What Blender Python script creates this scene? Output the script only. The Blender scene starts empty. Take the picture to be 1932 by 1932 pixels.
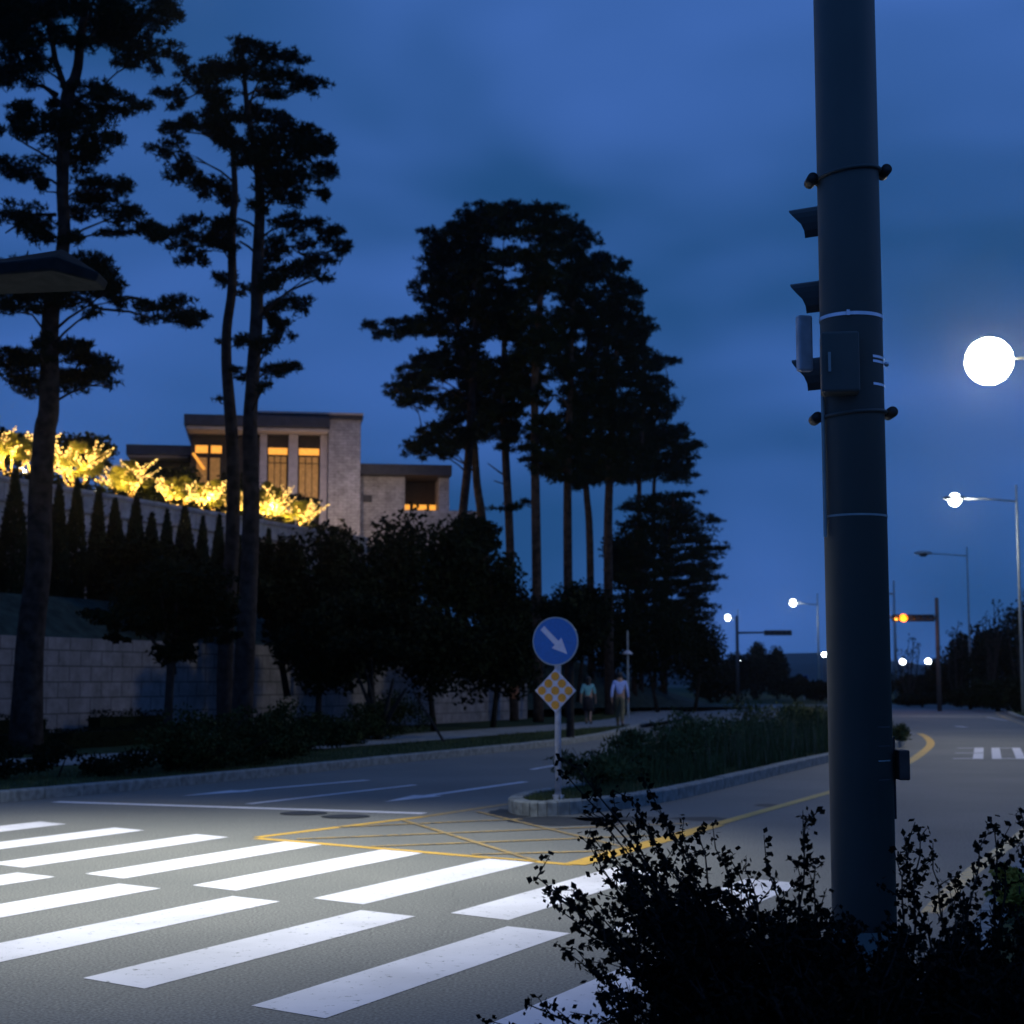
import bpy, math, random
import numpy as np
from mathutils import Vector, Matrix, Euler
random.seed(7); rng = np.random.default_rng(7)
S = bpy.context.scene
COL = S.collection
R_ = math.radians
# ------------------------------------------------------------------ camera
FPX, CX, CY, HOR, EYE = 3040.0, 966.0, 966.0, 1285.0, 1.6
PITCH = math.atan((HOR - CY) / FPX)
cam = bpy.data.cameras.new('camera'); camo = bpy.data.objects.new('camera', cam); COL.objects.link(camo)
camo.location = (0, 0, EYE); camo.rotation_euler = (math.pi / 2 + PITCH, 0, 0)
cam.sensor_width = 36; cam.lens = 36 * FPX / 1932; cam.clip_end = 6000; cam.clip_start = 0.05
cam.dof.use_dof = True; cam.dof.focus_distance = 6.2; cam.dof.aperture_fstop = 5.0
S.camera = camo
# ------------------------------------------------------------------ sky, sun, exposure
SUN_EL, SUN_ROT = R_(-3.2), R_(250)
w = bpy.data.worlds.new('World'); S.world = w; w.use_nodes = True
nt = w.node_tree; N = nt.nodes; L = nt.links; N.clear()
out = N.new('ShaderNodeOutputWorld'); bg = N.new('ShaderNodeBackground'); L.new(bg.outputs[0], out.inputs[0])
sky = N.new('ShaderNodeTexSky'); sky.sky_type = 'NISHITA'; sky.sun_disc = False
sky.sun_elevation = SUN_EL; sky.sun_rotation = SUN_ROT; sky.altitude = 50; sky.air_density = 1.0; sky.dust_density = 0.6; sky.ozone_density = 3.0
tc = N.new('ShaderNodeTexCoord'); mp = N.new('ShaderNodeMapping'); mp.inputs['Scale'].default_value = (1.3, 1.3, 3.4); mp.inputs['Rotation'].default_value = (0.0, 0.28, 0.0)
L.new(tc.outputs['Generated'], mp.inputs[0])
nz = N.new('ShaderNodeTexNoise'); nz.inputs['Scale'].default_value = 2.1; nz.inputs['Detail'].default_value = 2.5; nz.inputs['Roughness'].default_value = 0.5; nz.inputs['Distortion'].default_value = 0.25
L.new(mp.outputs[0], nz.inputs[0])
rp = N.new('ShaderNodeValToRGB'); rp.color_ramp.elements[0].position = 0.36; rp.color_ramp.elements[0].color = (0.0140, 0.066, 0.195, 1)
rp.color_ramp.elements[1].position = 0.66; rp.color_ramp.elements[1].color = (0.050, 0.134, 0.430, 1)
L.new(nz.outputs[0], rp.inputs[0])
# thin cloud veil over the Nishita twilight sky
mx = N.new('ShaderNodeMix'); mx.data_type = 'RGBA'; mx.blend_type = 'MIX'; mx.inputs[0].default_value = 0.95
mul = N.new('ShaderNodeVectorMath'); mul.operation = 'SCALE'; mul.inputs['Scale'].default_value = 12.0
L.new(rp.outputs[0], mul.inputs[0])
L.new(sky.outputs[0], mx.inputs[6]); L.new(mul.outputs[0], mx.inputs[7])
L.new(mx.outputs[2], bg.inputs[0]); bg.inputs[1].default_value = 0.1
sun = bpy.data.lights.new('sun', 'SUN'); suno = bpy.data.objects.new('sun', sun); COL.objects.link(suno)
sun.energy = 0.03; sun.angle = R_(30); sun.color = (0.8, 0.85, 1.0)
suno.rotation_euler = (R_(60), 0, R_(110))
S.view_settings.view_transform = 'Standard'; S.view_settings.look = 'None'; S.view_settings.gamma = 1
S.view_settings.use_curve_mapping = False; S.view_settings.exposure = 0.0
S.cycles.max_bounces = 6; S.cycles.sample_clamp_indirect = 3; S.cycles.caustics_reflective = False; S.cycles.caustics_refractive = False

# ------------------------------------------------------------------ placing helpers
def ray(u, v):
    x = (u - CX) / FPX; q = (CY - v) / FPX
    return Vector((x, math.cos(PITCH) - q * math.sin(PITCH), math.sin(PITCH) + q * math.cos(PITCH)))
def G(u, v, z=0.0):
    r = ray(u, v); t = (z - EYE) / r.z
    return Vector((r.x * t, r.y * t, z))
def At(u, v, d):
    r = ray(u, v); t = d / r.y
    return Vector((r.x * t, d, EYE + r.z * t))
# ------------------------------------------------------------------ materials
def mat(name, col, rough=0.8, metal=0.0, var=0.25, scale=6.0, bump=0.0, emit=None, es=0.0, col2=None, detail=4, coat=None):
    m = bpy.data.materials.new(name); m.use_nodes = True; t = m.node_tree; b = t.nodes['Principled BSDF']
    b.inputs['Roughness'].default_value = rough; b.inputs['Metallic'].default_value = metal
    tcn = t.nodes.new('ShaderNodeTexCoord'); n = t.nodes.new('ShaderNodeTexNoise')
    n.inputs['Scale'].default_value = scale; n.inputs['Detail'].default_value = detail
    t.links.new(tcn.outputs['Object'], n.inputs[0])
    r = t.nodes.new('ShaderNodeValToRGB'); t.links.new(n.outputs[0], r.inputs[0])
    c2 = col2 or tuple(min(1, c * (1 + var)) for c in col)
    c1 = col if col2 else tuple(c * (1 - var) for c in col)
    r.color_ramp.elements[0].position = 0.35; r.color_ramp.elements[1].position = 0.65
    r.color_ramp.elements[0].color = (*c1, 1); r.color_ramp.elements[1].color = (*c2, 1)
    t.links.new(r.outputs[0], b.inputs['Base Color'])
    if bump:
        bp = t.nodes.new('ShaderNodeBump'); bp.inputs['Strength'].default_value = bump; bp.inputs['Distance'].default_value = 0.02
        t.links.new(n.outputs[0], bp.inputs['Height']); t.links.new(bp.outputs[0], b.inputs['Normal'])
    if 'lea' in name or 'need' in name or 'bark' in name or 'weed' in name or 'grass' in name or 'cover' in name: b.inputs['Specular IOR Level'].default_value = .08
    if emit:
        b.inputs['Emission Color'].default_value = (*emit, 1); b.inputs['Emission Strength'].default_value = es
    return m
def asphalt():
    m = bpy.data.materials.new('asphalt'); m.use_nodes = True; t = m.node_tree; b = t.nodes['Principled BSDF']; n = t.nodes; l = t.links
    tcn = n.new('ShaderNodeTexCoord')
    a = n.new('ShaderNodeTexNoise'); a.inputs['Scale'].default_value = 0.35; a.inputs['Detail'].default_value = 6; l.new(tcn.outputs['Object'], a.inputs[0])
    c = n.new('ShaderNodeTexNoise'); c.inputs['Scale'].default_value = 55; c.inputs['Detail'].default_value = 3; l.new(tcn.outputs['Object'], c.inputs[0])
    r = n.new('ShaderNodeValToRGB'); l.new(a.outputs[0], r.inputs[0]); r.color_ramp.elements[0].position = .3; r.color_ramp.elements[1].position = .7
    r.color_ramp.elements[0].color = (.130, .132, .124, 1); r.color_ramp.elements[1].color = (.190, .187, .170, 1)
    r2 = n.new('ShaderNodeValToRGB'); l.new(c.outputs[0], r2.inputs[0]); r2.color_ramp.elements[0].position = .35; r2.color_ramp.elements[1].position = .68
    r2.color_ramp.elements[0].color = (.5, .5, .5, 1); r2.color_ramp.elements[1].color = (1.42, 1.42, 1.42, 1)
    mm = n.new('ShaderNodeMix'); mm.data_type = 'RGBA'; mm.blend_type = 'MULTIPLY'; mm.inputs[0].default_value = 1
    l.new(r.outputs[0], mm.inputs[6]); l.new(r2.outputs[0], mm.inputs[7]); 
    v = n.new('ShaderNodeTexVoronoi'); v.feature = 'DISTANCE_TO_EDGE'; v.inputs['Scale'].default_value = 0.22
    nd = n.new('ShaderNodeTexNoise'); nd.inputs['Scale'].default_value = 1.2; nd.inputs['Detail'].default_value = 6; l.new(tcn.outputs['Object'], nd.inputs[0])
    mxv = n.new('ShaderNodeMix'); mxv.data_type = 'RGBA'; mxv.inputs[0].default_value = 0.25; l.new(tcn.outputs['Object'], mxv.inputs[6]); l.new(nd.outputs[1], mxv.inputs[7])
    l.new(mxv.outputs[2], v.inputs['Vector'])
    cr = n.new('ShaderNodeMath'); cr.operation = 'LESS_THAN'; cr.inputs[1].default_value = 0.0025; l.new(v.outputs['Distance'], cr.inputs[0])
    m3 = n.new('ShaderNodeMix'); m3.data_type = 'RGBA'; m3.inputs[7].default_value = (.05, .05, .048, 1)
    sc = n.new('ShaderNodeMath'); sc.operation = 'MULTIPLY'; sc.inputs[1].default_value = .12; l.new(cr.outputs[0], sc.inputs[0])
    l.new(sc.outputs[0], m3.inputs[0]); l.new(mm.outputs[2], m3.inputs[6]); l.new(m3.outputs[2], b.inputs['Base Color'])
    b.inputs['Roughness'].default_value = .75
    bp = n.new('ShaderNodeBump'); bp.inputs['Strength'].default_value = .5; bp.inputs['Distance'].default_value = .01; l.new(c.outputs[0], bp.inputs['Height']); l.new(bp.outputs[0], b.inputs['Normal'])
    return m
def paint(name, col, wear=0.60, under=(.13, .13, .12)):
    m = bpy.data.materials.new(name); m.use_nodes = True; t = m.node_tree; b = t.nodes['Principled BSDF']; n = t.nodes; l = t.links
    tcn = n.new('ShaderNodeTexCoord')
    a = n.new('ShaderNodeTexNoise'); a.inputs['Scale'].default_value = 14; a.inputs['Detail'].default_value = 8; a.inputs['Roughness'].default_value = .75; l.new(tcn.outputs['Object'], a.inputs[0])
    r = n.new('ShaderNodeValToRGB'); l.new(a.outputs[0], r.inputs[0]); r.color_ramp.elements[0].position = wear; r.color_ramp.elements[1].position = wear + .06
    r.color_ramp.elements[0].color = (*col, 1); r.color_ramp.elements[1].color = (*under, 1)
    a2 = n.new('ShaderNodeTexNoise'); a2.inputs['Scale'].default_value = 1.3; a2.inputs['Detail'].default_value = 5; l.new(tcn.outputs['Object'], a2.inputs[0])
    r2 = n.new('ShaderNodeValToRGB'); l.new(a2.outputs[0], r2.inputs[0]); r2.color_ramp.elements[0].position = .35; r2.color_ramp.elements[1].position = .6
    r2.color_ramp.elements[0].color = (.82, .82, .82, 1); r2.color_ramp.elements[1].color = (1, 1, 1, 1)
    mm = n.new('ShaderNodeMix'); mm.data_type = 'RGBA'; mm.blend_type = 'MULTIPLY'; mm.inputs[0].default_value = 1
    l.new(r.outputs[0], mm.inputs[6]); l.new(r2.outputs[0], mm.inputs[7]); l.new(mm.outputs[2], b.inputs['Base Color']); b.inputs['Roughness'].default_value = .6
    return m
def blockwall(name, c1, c2, mortar, bw, bh, ms=0.012):
    m = bpy.data.materials.new(name); m.use_nodes = True; t = m.node_tree; b = t.nodes['Principled BSDF']; n = t.nodes; l = t.links
    tcn = n.new('ShaderNodeTexCoord'); sp = n.new('ShaderNodeSeparateXYZ'); cb = n.new('ShaderNodeCombineXYZ')
    l.new(tcn.outputs['Object'], sp.inputs[0]); ad = n.new('ShaderNodeMath'); l.new(sp.outputs[0], ad.inputs[0]); l.new(sp.outputs[1], ad.inputs[1])
    l.new(ad.outputs[0], cb.inputs[0]); l.new(sp.outputs[2], cb.inputs[1])
    br = n.new('ShaderNodeTexBrick'); l.new(cb.outputs[0], br.inputs[0]); br.inputs['Scale'].default_value = 1; br.inputs['Brick Width'].default_value = bw; br.inputs['Row Height'].default_value = bh
    br.inputs['Mortar Size'].default_value = ms; br.inputs['Color1'].default_value = (*c1, 1); br.inputs['Color2'].default_value = (*c2, 1); br.inputs['Mortar'].default_value = (*mortar, 1)
    a = n.new('ShaderNodeTexNoise'); a.inputs['Scale'].default_value = 9; a.inputs['Detail'].default_value = 6; l.new(tcn.outputs['Object'], a.inputs[0])
    r = n.new('ShaderNodeValToRGB'); l.new(a.outputs[0], r.inputs[0]); r.color_ramp.elements[0].position = .3; r.color_ramp.elements[1].position = .7
    r.color_ramp.elements[0].color = (.5, .5, .48, 1); r.color_ramp.elements[1].color = (1.2, 1.2, 1.2, 1); a.inputs['Scale'].default_value = 2.2; a.inputs['Roughness'].default_value = .75
    mm = n.new('ShaderNodeMix'); mm.data_type = 'RGBA'; mm.blend_type = 'MULTIPLY'; mm.inputs[0].default_value = 1
    l.new(br.outputs[0], mm.inputs[6]); l.new(r.outputs[0], mm.inputs[7]); l.new(mm.outputs[2], b.inputs['Base Color']); b.inputs['Roughness'].default_value = .9
    bp = n.new('ShaderNodeBump'); bp.inputs['Strength'].default_value = .6; bp.inputs['Distance'].default_value = .03; l.new(a.outputs[0], bp.inputs['Height']); l.new(bp.outputs[0], b.inputs['Normal'])
    return m
M = {}
M['asphalt'] = asphalt()
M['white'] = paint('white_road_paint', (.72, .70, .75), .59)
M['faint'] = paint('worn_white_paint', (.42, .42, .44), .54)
M['yellow'] = paint('yellow_road_paint', (.62, .36, .045), .58)
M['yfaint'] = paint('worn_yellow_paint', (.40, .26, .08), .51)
M['kerb'] = mat('granite_kerb', (.21, .225, .22), .85, var=.3, scale=9, bump=.4)
M['verge'] = mat('verge_soil_grass', (.030, .045, .018), .95, var=.5, scale=5, bump=.6)
M['ground'] = mat('ground_soil', (.035, .045, .02), .95, var=.4, scale=1.2)
M['path'] = blockwall('path_pavers', (.27, .28, .28), (.22, .23, .23), (.12, .12, .12), .3, .3, .01)
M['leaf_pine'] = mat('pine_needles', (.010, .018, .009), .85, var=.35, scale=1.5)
M['leaf_garden'] = mat('lit_garden_needles', (.20, .19, .035), .7, var=.3, scale=3)  # bright gold base colour carries part of the lamplight on the needles
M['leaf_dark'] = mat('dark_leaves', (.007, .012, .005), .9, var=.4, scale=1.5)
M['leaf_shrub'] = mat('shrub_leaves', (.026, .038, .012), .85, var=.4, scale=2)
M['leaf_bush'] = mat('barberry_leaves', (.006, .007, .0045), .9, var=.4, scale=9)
M['leaf_thuja'] = mat('thuja_leaves', (.016, .030, .016), .8, var=.3, scale=2)
M['weed'] = mat('weed_leaves', (.075, .092, .036), .85, var=.45, scale=1.4)
M['weed_dry'] = mat('dry_weed_stems', (.18, .16, .10), .9, var=.3, scale=2)
M['ivy'] = mat('bank_ground_cover', (.028, .042, .036), .9, var=.35, scale=3, bump=.5)
M['bark'] = mat('pine_bark', (.036, .028, .025), .9, var=.5, scale=5, bump=1.0)
M['bark_grey'] = mat('grey_bark', (.03, .027, .025), .9, var=.35, scale=7, bump=.7)
M['bark_lit'] = mat('lit_branch_bark', (.45, .30, .10), .8, var=.3, scale=9)  # lightened golden bark, lamplight on the branches put into its colour
M['wrap'] = mat('trunk_wrap_cloth', (.42, .19, .12), .9, var=.2, scale=20)
M['stone'] = blockwall('lower_wall_blocks', (.27, .25, .26), (.23, .215, .225), (.09, .085, .09), .8, .37, .018)
M['stone_up'] = blockwall('upper_wall_blocks', (.42, .41, .43), (.38, .37, .40), (.22, .21, .23), 1.2, .6, .02)
M['house'] = blockwall('house_stone', (.56, .53, .55), (.47, .44, .46), (.26, .23, .23), .4, .14, .01)
M['roof'] = mat('dark_roof', (.045, .045, .055), .6, var=.2, scale=4)
M['trim'] = mat('pale_trim', (.5, .45, .46), .7, var=.1, scale=4)
M['dark_panel'] = mat('dark_wood_panel', (.030, .022, .018), .6, var=.3, scale=6)
M['pane_bright'] = mat('lit_window_pane', (.5, .3, .1), .4, emit=(1.0, .40, .045), es=1.15)
M['pane_dim'] = mat('lit_curtain_pane', (.35, .2, .08), .5, emit=(.80, .36, .07), es=.22)
M['pole_dark'] = mat('dark_painted_steel', (.078, .090, .086), .6, var=.06, scale=3, bump=.05)
M['galv'] = mat('galvanised_steel', (.34, .38, .38), .55, metal=.3, var=.15, scale=9)
M['steel_dark'] = mat('dark_steel', (.06, .06, .065), .6, var=.2, scale=9)
M['band'] = mat('stainless_band', (.75, .72, .78), .28, metal=1.0, var=.05, scale=9)
M['black'] = mat('black_plastic', (.012, .014, .014), .55, var=.2, scale=12)
M['brown_box'] = mat('brown_metal_box', (.06, .038, .032), .7, var=.3, scale=14)
M['sign_blue'] = mat('blue_sign_sheet', (.010, .14, .52), .5, var=.08, scale=30)
M['sign_white'] = mat('white_sign_sheet', (.62, .66, .85), .5, var=.06, scale=30)
M['sign_rim'] = mat('sign_rim_grey', (.35, .42, .48), .5, var=.1, scale=20)
M['sign_pole'] = mat('white_sign_pole', (.55, .55, .60), .5, var=.2, scale=12)
M['amber'] = mat('amber_reflector', (.75, .33, .02), .35, var=.15, scale=40)
M['lamp'] = mat('lit_lamp_lens', (1, 1, 1), .4, emit=(1.0, .97, .86), es=30)
M['dark_cover'] = mat('dark_luminaire_cover', (.022, .026, .028), .9, var=.2, scale=12)
M['bulbs'] = mat('warm_string_bulbs', (1, .8, .4), .4, emit=(1.0, .60, .15), es=3.8)
M['lamp_near'] = mat('lit_near_lamp_lens', (1, 1, 1), .4, emit=(1.0, .95, .78), es=125)
M['lamp_far'] = mat('lit_far_lamp_lens', (1, 1, 1), .4, emit=(.93, 1.0, 1.0), es=22)
M['lamp_orange'] = mat('lit_amber_signal_lens', (1, .5, .1), .4, emit=(1.0, .17, .004), es=4.2)
M['blinker'] = mat('lit_car_blinker', (1, .5, .1), .4, emit=(1.0, .40, .02), es=4)
M['skin'] = mat('skin', (.35, .22, .16), .6, var=.05)
M['hair'] = mat('black_hair', (.01, .01, .01), .6)
M['shirt_blue'] = mat('light_blue_shirt', (.34, .46, .88), .85, var=.08, scale=20)
M['shirt_teal'] = mat('teal_blouse', (.16, .42, .46), .85, var=.08, scale=20)
M['khaki'] = mat('khaki_trousers', (.13, .12, .075), .9, var=.1, scale=20)
M['dark_cloth'] = mat('dark_skirt_cloth', (.012, .012, .018), .9)
M['shoe'] = mat('black_shoes', (.01, .01, .01), .6)
M['car'] = mat('car_paint', (.25, .25, .26), .35, var=.03)
M['glass'] = mat('car_glass', (.02, .025, .03), .15, var=.03)
M['tyre'] = mat('tyre_rubber', (.015, .015, .015), .85)
M['hill'] = mat('far_hill_forest', (.025, .045, .05), .95, var=.3, scale=.02)
M['stain'] = mat('oil_stained_asphalt', (.022, .024, .024), .7, var=.35, scale=6)
M['iron'] = mat('cast_iron', (.03, .03, .032), .6, var=.3, scale=25, bump=.5)
# ------------------------------------------------------------------ mesh builder
class MB:
    def __init__(s): s.v = []; s.f = []
    def quad(s, a, b, c, d):
        n = len(s.v); s.v += [tuple(a), tuple(b), tuple(c), tuple(d)]; s.f.append((n, n + 1, n + 2, n + 3))
    def box(s, c, size, rz=0.0, rx=0.0, ry=0.0, taper=1.0):
        m = Euler((rx, ry, rz)).to_matrix(); c = Vector(c); n = len(s.v)
        for z in (-.5, .5):
            k = taper if z > 0 else 1
            for x, y in ((-.5, -.5), (.5, -.5), (.5, .5), (-.5, .5)):
                s.v.append(tuple(c + m @ Vector((x * size[0] * k, y * size[1] * k, z * size[2]))))
        for f in ((0, 3, 2, 1), (4, 5, 6, 7), (0, 1, 5, 4), (1, 2, 6, 5), (2, 3, 7, 6), (3, 0, 4, 7)): s.f.append(tuple(n + i for i in f))
        return s
    def prism(s, pts, z0, z1):
        n = len(s.v); k = len(pts)
        for z in (z0, z1):
            for p in pts: s.v.append((p[0], p[1], z))
        s.f.append(tuple(range(n + k, n + 2 * k))); s.f.append(tuple(reversed(range(n, n + k))))
        for i in range(k): j = (i + 1) % k; s.f.append((n + i, n + j, n + k + j, n + k + i))
        return s
    def sheet(s, pts, z):
        n = len(s.v); s.v += [(p[0], p[1], z) for p in pts]; s.f.append(tuple(range(n, n + len(pts)))); return s
    def tube(s, pts, rad, seg=10, cap=True, flat=None):
        pts = [Vector(p) for p in pts]
        if not hasattr(rad, '__len__'): rad = [rad] * len(pts)
        n0 = len(s.v); up = Vector((0, 0, 1))
        for i, p in enumerate(pts):
            t = (pts[min(i + 1, len(pts) - 1)] - pts[max(i - 1, 0)]).normalized()
            if i == 0:
                a = t.cross(up)
                if a.length < .3: a = t.cross(Vector((0, 1, 0)))
            else: a = a - t * a.dot(t)
            a.normalize(); b = a.cross(t)
            for k in range(seg):
                th = 2 * math.pi * k / seg
                s.v.append(tuple(p + (a * math.cos(th) + b * math.sin(th)) * rad[i]))
        for i in range(len(pts) - 1):
            for k in range(seg):
                j = (k + 1) % seg
                s.f.append((n0 + i * seg + k, n0 + i * seg + j, n0 + (i + 1) * seg + j, n0 + (i + 1) * seg + k))
        if cap:
            s.f.append(tuple(n0 + k for k in reversed(range(seg)))); m = n0 + (len(pts) - 1) * seg; s.f.append(tuple(m + k for k in range(seg)))
        return s
    def ball(s, c, r, su=12, sv=8, sc=(1, 1, 1), jit=0.0):
        n0 = len(s.v); c = Vector(c)
        s.v.append((c.x, c.y, c.z + r * sc[2]))
        for i in range(1, sv):
            ph = math.pi * i / sv
            for k in range(su):
                th = 2 * math.pi * k / su; q = 1 + random.uniform(-jit, jit)
                s.v.append((c.x + r * sc[0] * q * math.sin(ph) * math.cos(th), c.y + r * sc[1] * q * math.sin(ph) * math.sin(th), c.z + r * sc[2] * q * math.cos(ph)))
        s.v.append((c.x, c.y, c.z - r * sc[2])); e = len(s.v) - 1
        for k in range(su):
            j = (k + 1) % su
            s.f.append((n0, n0 + 1 + k, n0 + 1 + j)); s.f.append((e, e - su + j, e - su + k))
            for i in range(sv - 2): s.f.append((n0 + 1 + i * su + k, n0 + 1 + (i + 1) * su + k, n0 + 1 + (i + 1) * su + j, n0 + 1 + i * su + j))
        return s
    def build(s, name, m, parent=None, smooth=False, bevel=0.0, label=None):
        me = bpy.data.meshes.new(name); me.from_pydata(s.v, [], s.f); me.update()
        me.materials.append(M[m])
        if smooth: me.polygons.foreach_set('use_smooth', [True] * len(me.polygons))
        o = bpy.data.objects.new(name, me); COL.objects.link(o)
        if parent:
            o.parent = parent; o.matrix_parent_inverse = Matrix.Identity(4)
            if parent.type == 'EMPTY' or True:
                # geometry is in world space: shift to the parent's frame
                me.transform(world_inv(parent))
        if bevel:
            b = o.modifiers.new('b', 'BEVEL'); b.width = bevel; b.segments = 2; b.limit_method = 'ANGLE'
        if label: o['label'] = label
        return o
def world_inv(o):
    m = Matrix.Identity(4); q = o
    while q: m = (Matrix.Translation(q.location) @ q.rotation_euler.to_matrix().to_4x4()) @ m; q = q.parent
    return m.inverted()
def raw(name, V, F, m, parent=None):
    "V (n,3) world space, F (m,k) all faces with k corners"
    me = bpy.data.meshes.new(name); V = np.asarray(V, dtype=np.float32); F = np.asarray(F, dtype=np.int32); k = F.shape[1]
    me.vertices.add(len(V)); me.vertices.foreach_set('co', V.ravel()); me.loops.add(F.size); me.loops.foreach_set('vertex_index', F.ravel())
    me.polygons.add(len(F)); me.polygons.foreach_set('loop_start', np.arange(0, F.size, k, dtype=np.int32)); me.polygons.foreach_set('loop_total', np.full(len(F), k, dtype=np.int32))
    me.update(); me.validate(); me.materials.append(M[m])
    o = bpy.data.objects.new(name, me); COL.objects.link(o)
    if parent: o.parent = parent; me.transform(world_inv(parent))
    return o
def tag(o, label, cat, group=None):
    o['label'] = label; o['category'] = cat
    if group: o['group'] = group
    return o
def thing(name, label, cat, loc=(0, 0, 0), rz=0, group=None):
    o = bpy.data.objects.new(name, None); COL.objects.link(o); o.location = loc; o.rotation_euler = (0, 0, rz); o.empty_display_size = .2
    return tag(o, label, cat, group)
def struct(o, kind='structure'): o['kind'] = kind; return o
def light(name, kind, loc, energy, color, parent=None, size=.1, spot=None, blend=1, aim=None):
    l = bpy.data.lights.new(name, kind); l.energy = energy; l.color = color
    if kind in ('POINT', 'SPOT'): l.shadow_soft_size = size
    if kind == 'SPOT': l.spot_size = spot; l.spot_blend = blend
    o = bpy.data.objects.new(name, l); COL.objects.link(o)
    loc = Vector(loc)
    if parent: o.parent = parent; o.location = world_inv(parent) @ loc
    else: o.location = loc
    if aim is not None: o.rotation_euler = (Vector(aim) - loc).to_track_quat('-Z', 'Y').to_euler()
    return o
# ------------------------------------------------------------------ foliage
def tri_tufts(C, size, nb, up=0.35, wid=0.2):
    "star of nb thin pointed needles at every centre"
    n = len(C); D = rng.normal(size=(n, nb, 3)); D[..., 2] += up * 1.6; D /= np.linalg.norm(D, axis=2, keepdims=True)
    Ln = size * rng.uniform(.6, 1.25, (n, nb, 1)); W = np.cross(D, rng.normal(size=(n, nb, 3))); W /= np.linalg.norm(W, axis=2, keepdims=True)
    c = np.repeat(C[:, None, :], nb, 1); a = c + W * Ln * wid * .5; b = c - W * Ln * wid * .5; t = c + D * Ln
    a += D * Ln * .15; b += D * Ln * .15
    V = np.stack([a, b, t], 2).reshape(-1, 3); F = np.arange(len(V)).reshape(-1, 3); return V, F
def quad_leaves(C, size, asp=.6):
    n = len(C); D = rng.normal(size=(n, 3)); D /= np.linalg.norm(D, axis=1, keepdims=True); W = np.cross(D, rng.normal(size=(n, 3))); W /= np.linalg.norm(W, axis=1, keepdims=True)
    s = size * rng.uniform(.6, 1.3, (n, 1)); a = C - D * s * .5; b = C + W * s * asp * .5; c = C + D * s * .5; d = C - W * s * asp * .5
    V = np.stack([a, b, c, d], 1).reshape(-1, 3); F = np.arange(len(V)).reshape(-1, 4); return V, F
def blob(c, r, n, sub=6):
    "n points in a lumpy ellipsoid"
    c = np.array(c); r = np.array(r); q = rng.normal(size=(sub, 3)); q /= np.linalg.norm(q, axis=1, keepdims=True); q *= rng.uniform(.1, .72, (sub, 1)) ** .6
    idx = rng.integers(0, sub, n); p = rng.normal(size=(n, 3)); p /= np.linalg.norm(p, axis=1, keepdims=True); p *= rng.uniform(0, 1, (n, 1)) ** .45 * rng.uniform(.35, .5)
    return c + (q[idx] + p) * r
def cat(parts):
    Vs, Fs, o = [], [], 0
    for V, F in parts: Vs.append(V); Fs.append(F + o); o += len(V)
    return np.concatenate(Vs), np.concatenate(Fs)
def interp(poly, z):
    "point on a trunk polyline at height z"
    for a, b in zip(poly[:-1], poly[1:]):
        if a.z <= z <= b.z: return a.lerp(b, (z - a.z) / max(1e-6, b.z - a.z))
    return poly[-1] if z > poly[-1].z else poly[0]
PADK = 1.5
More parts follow.
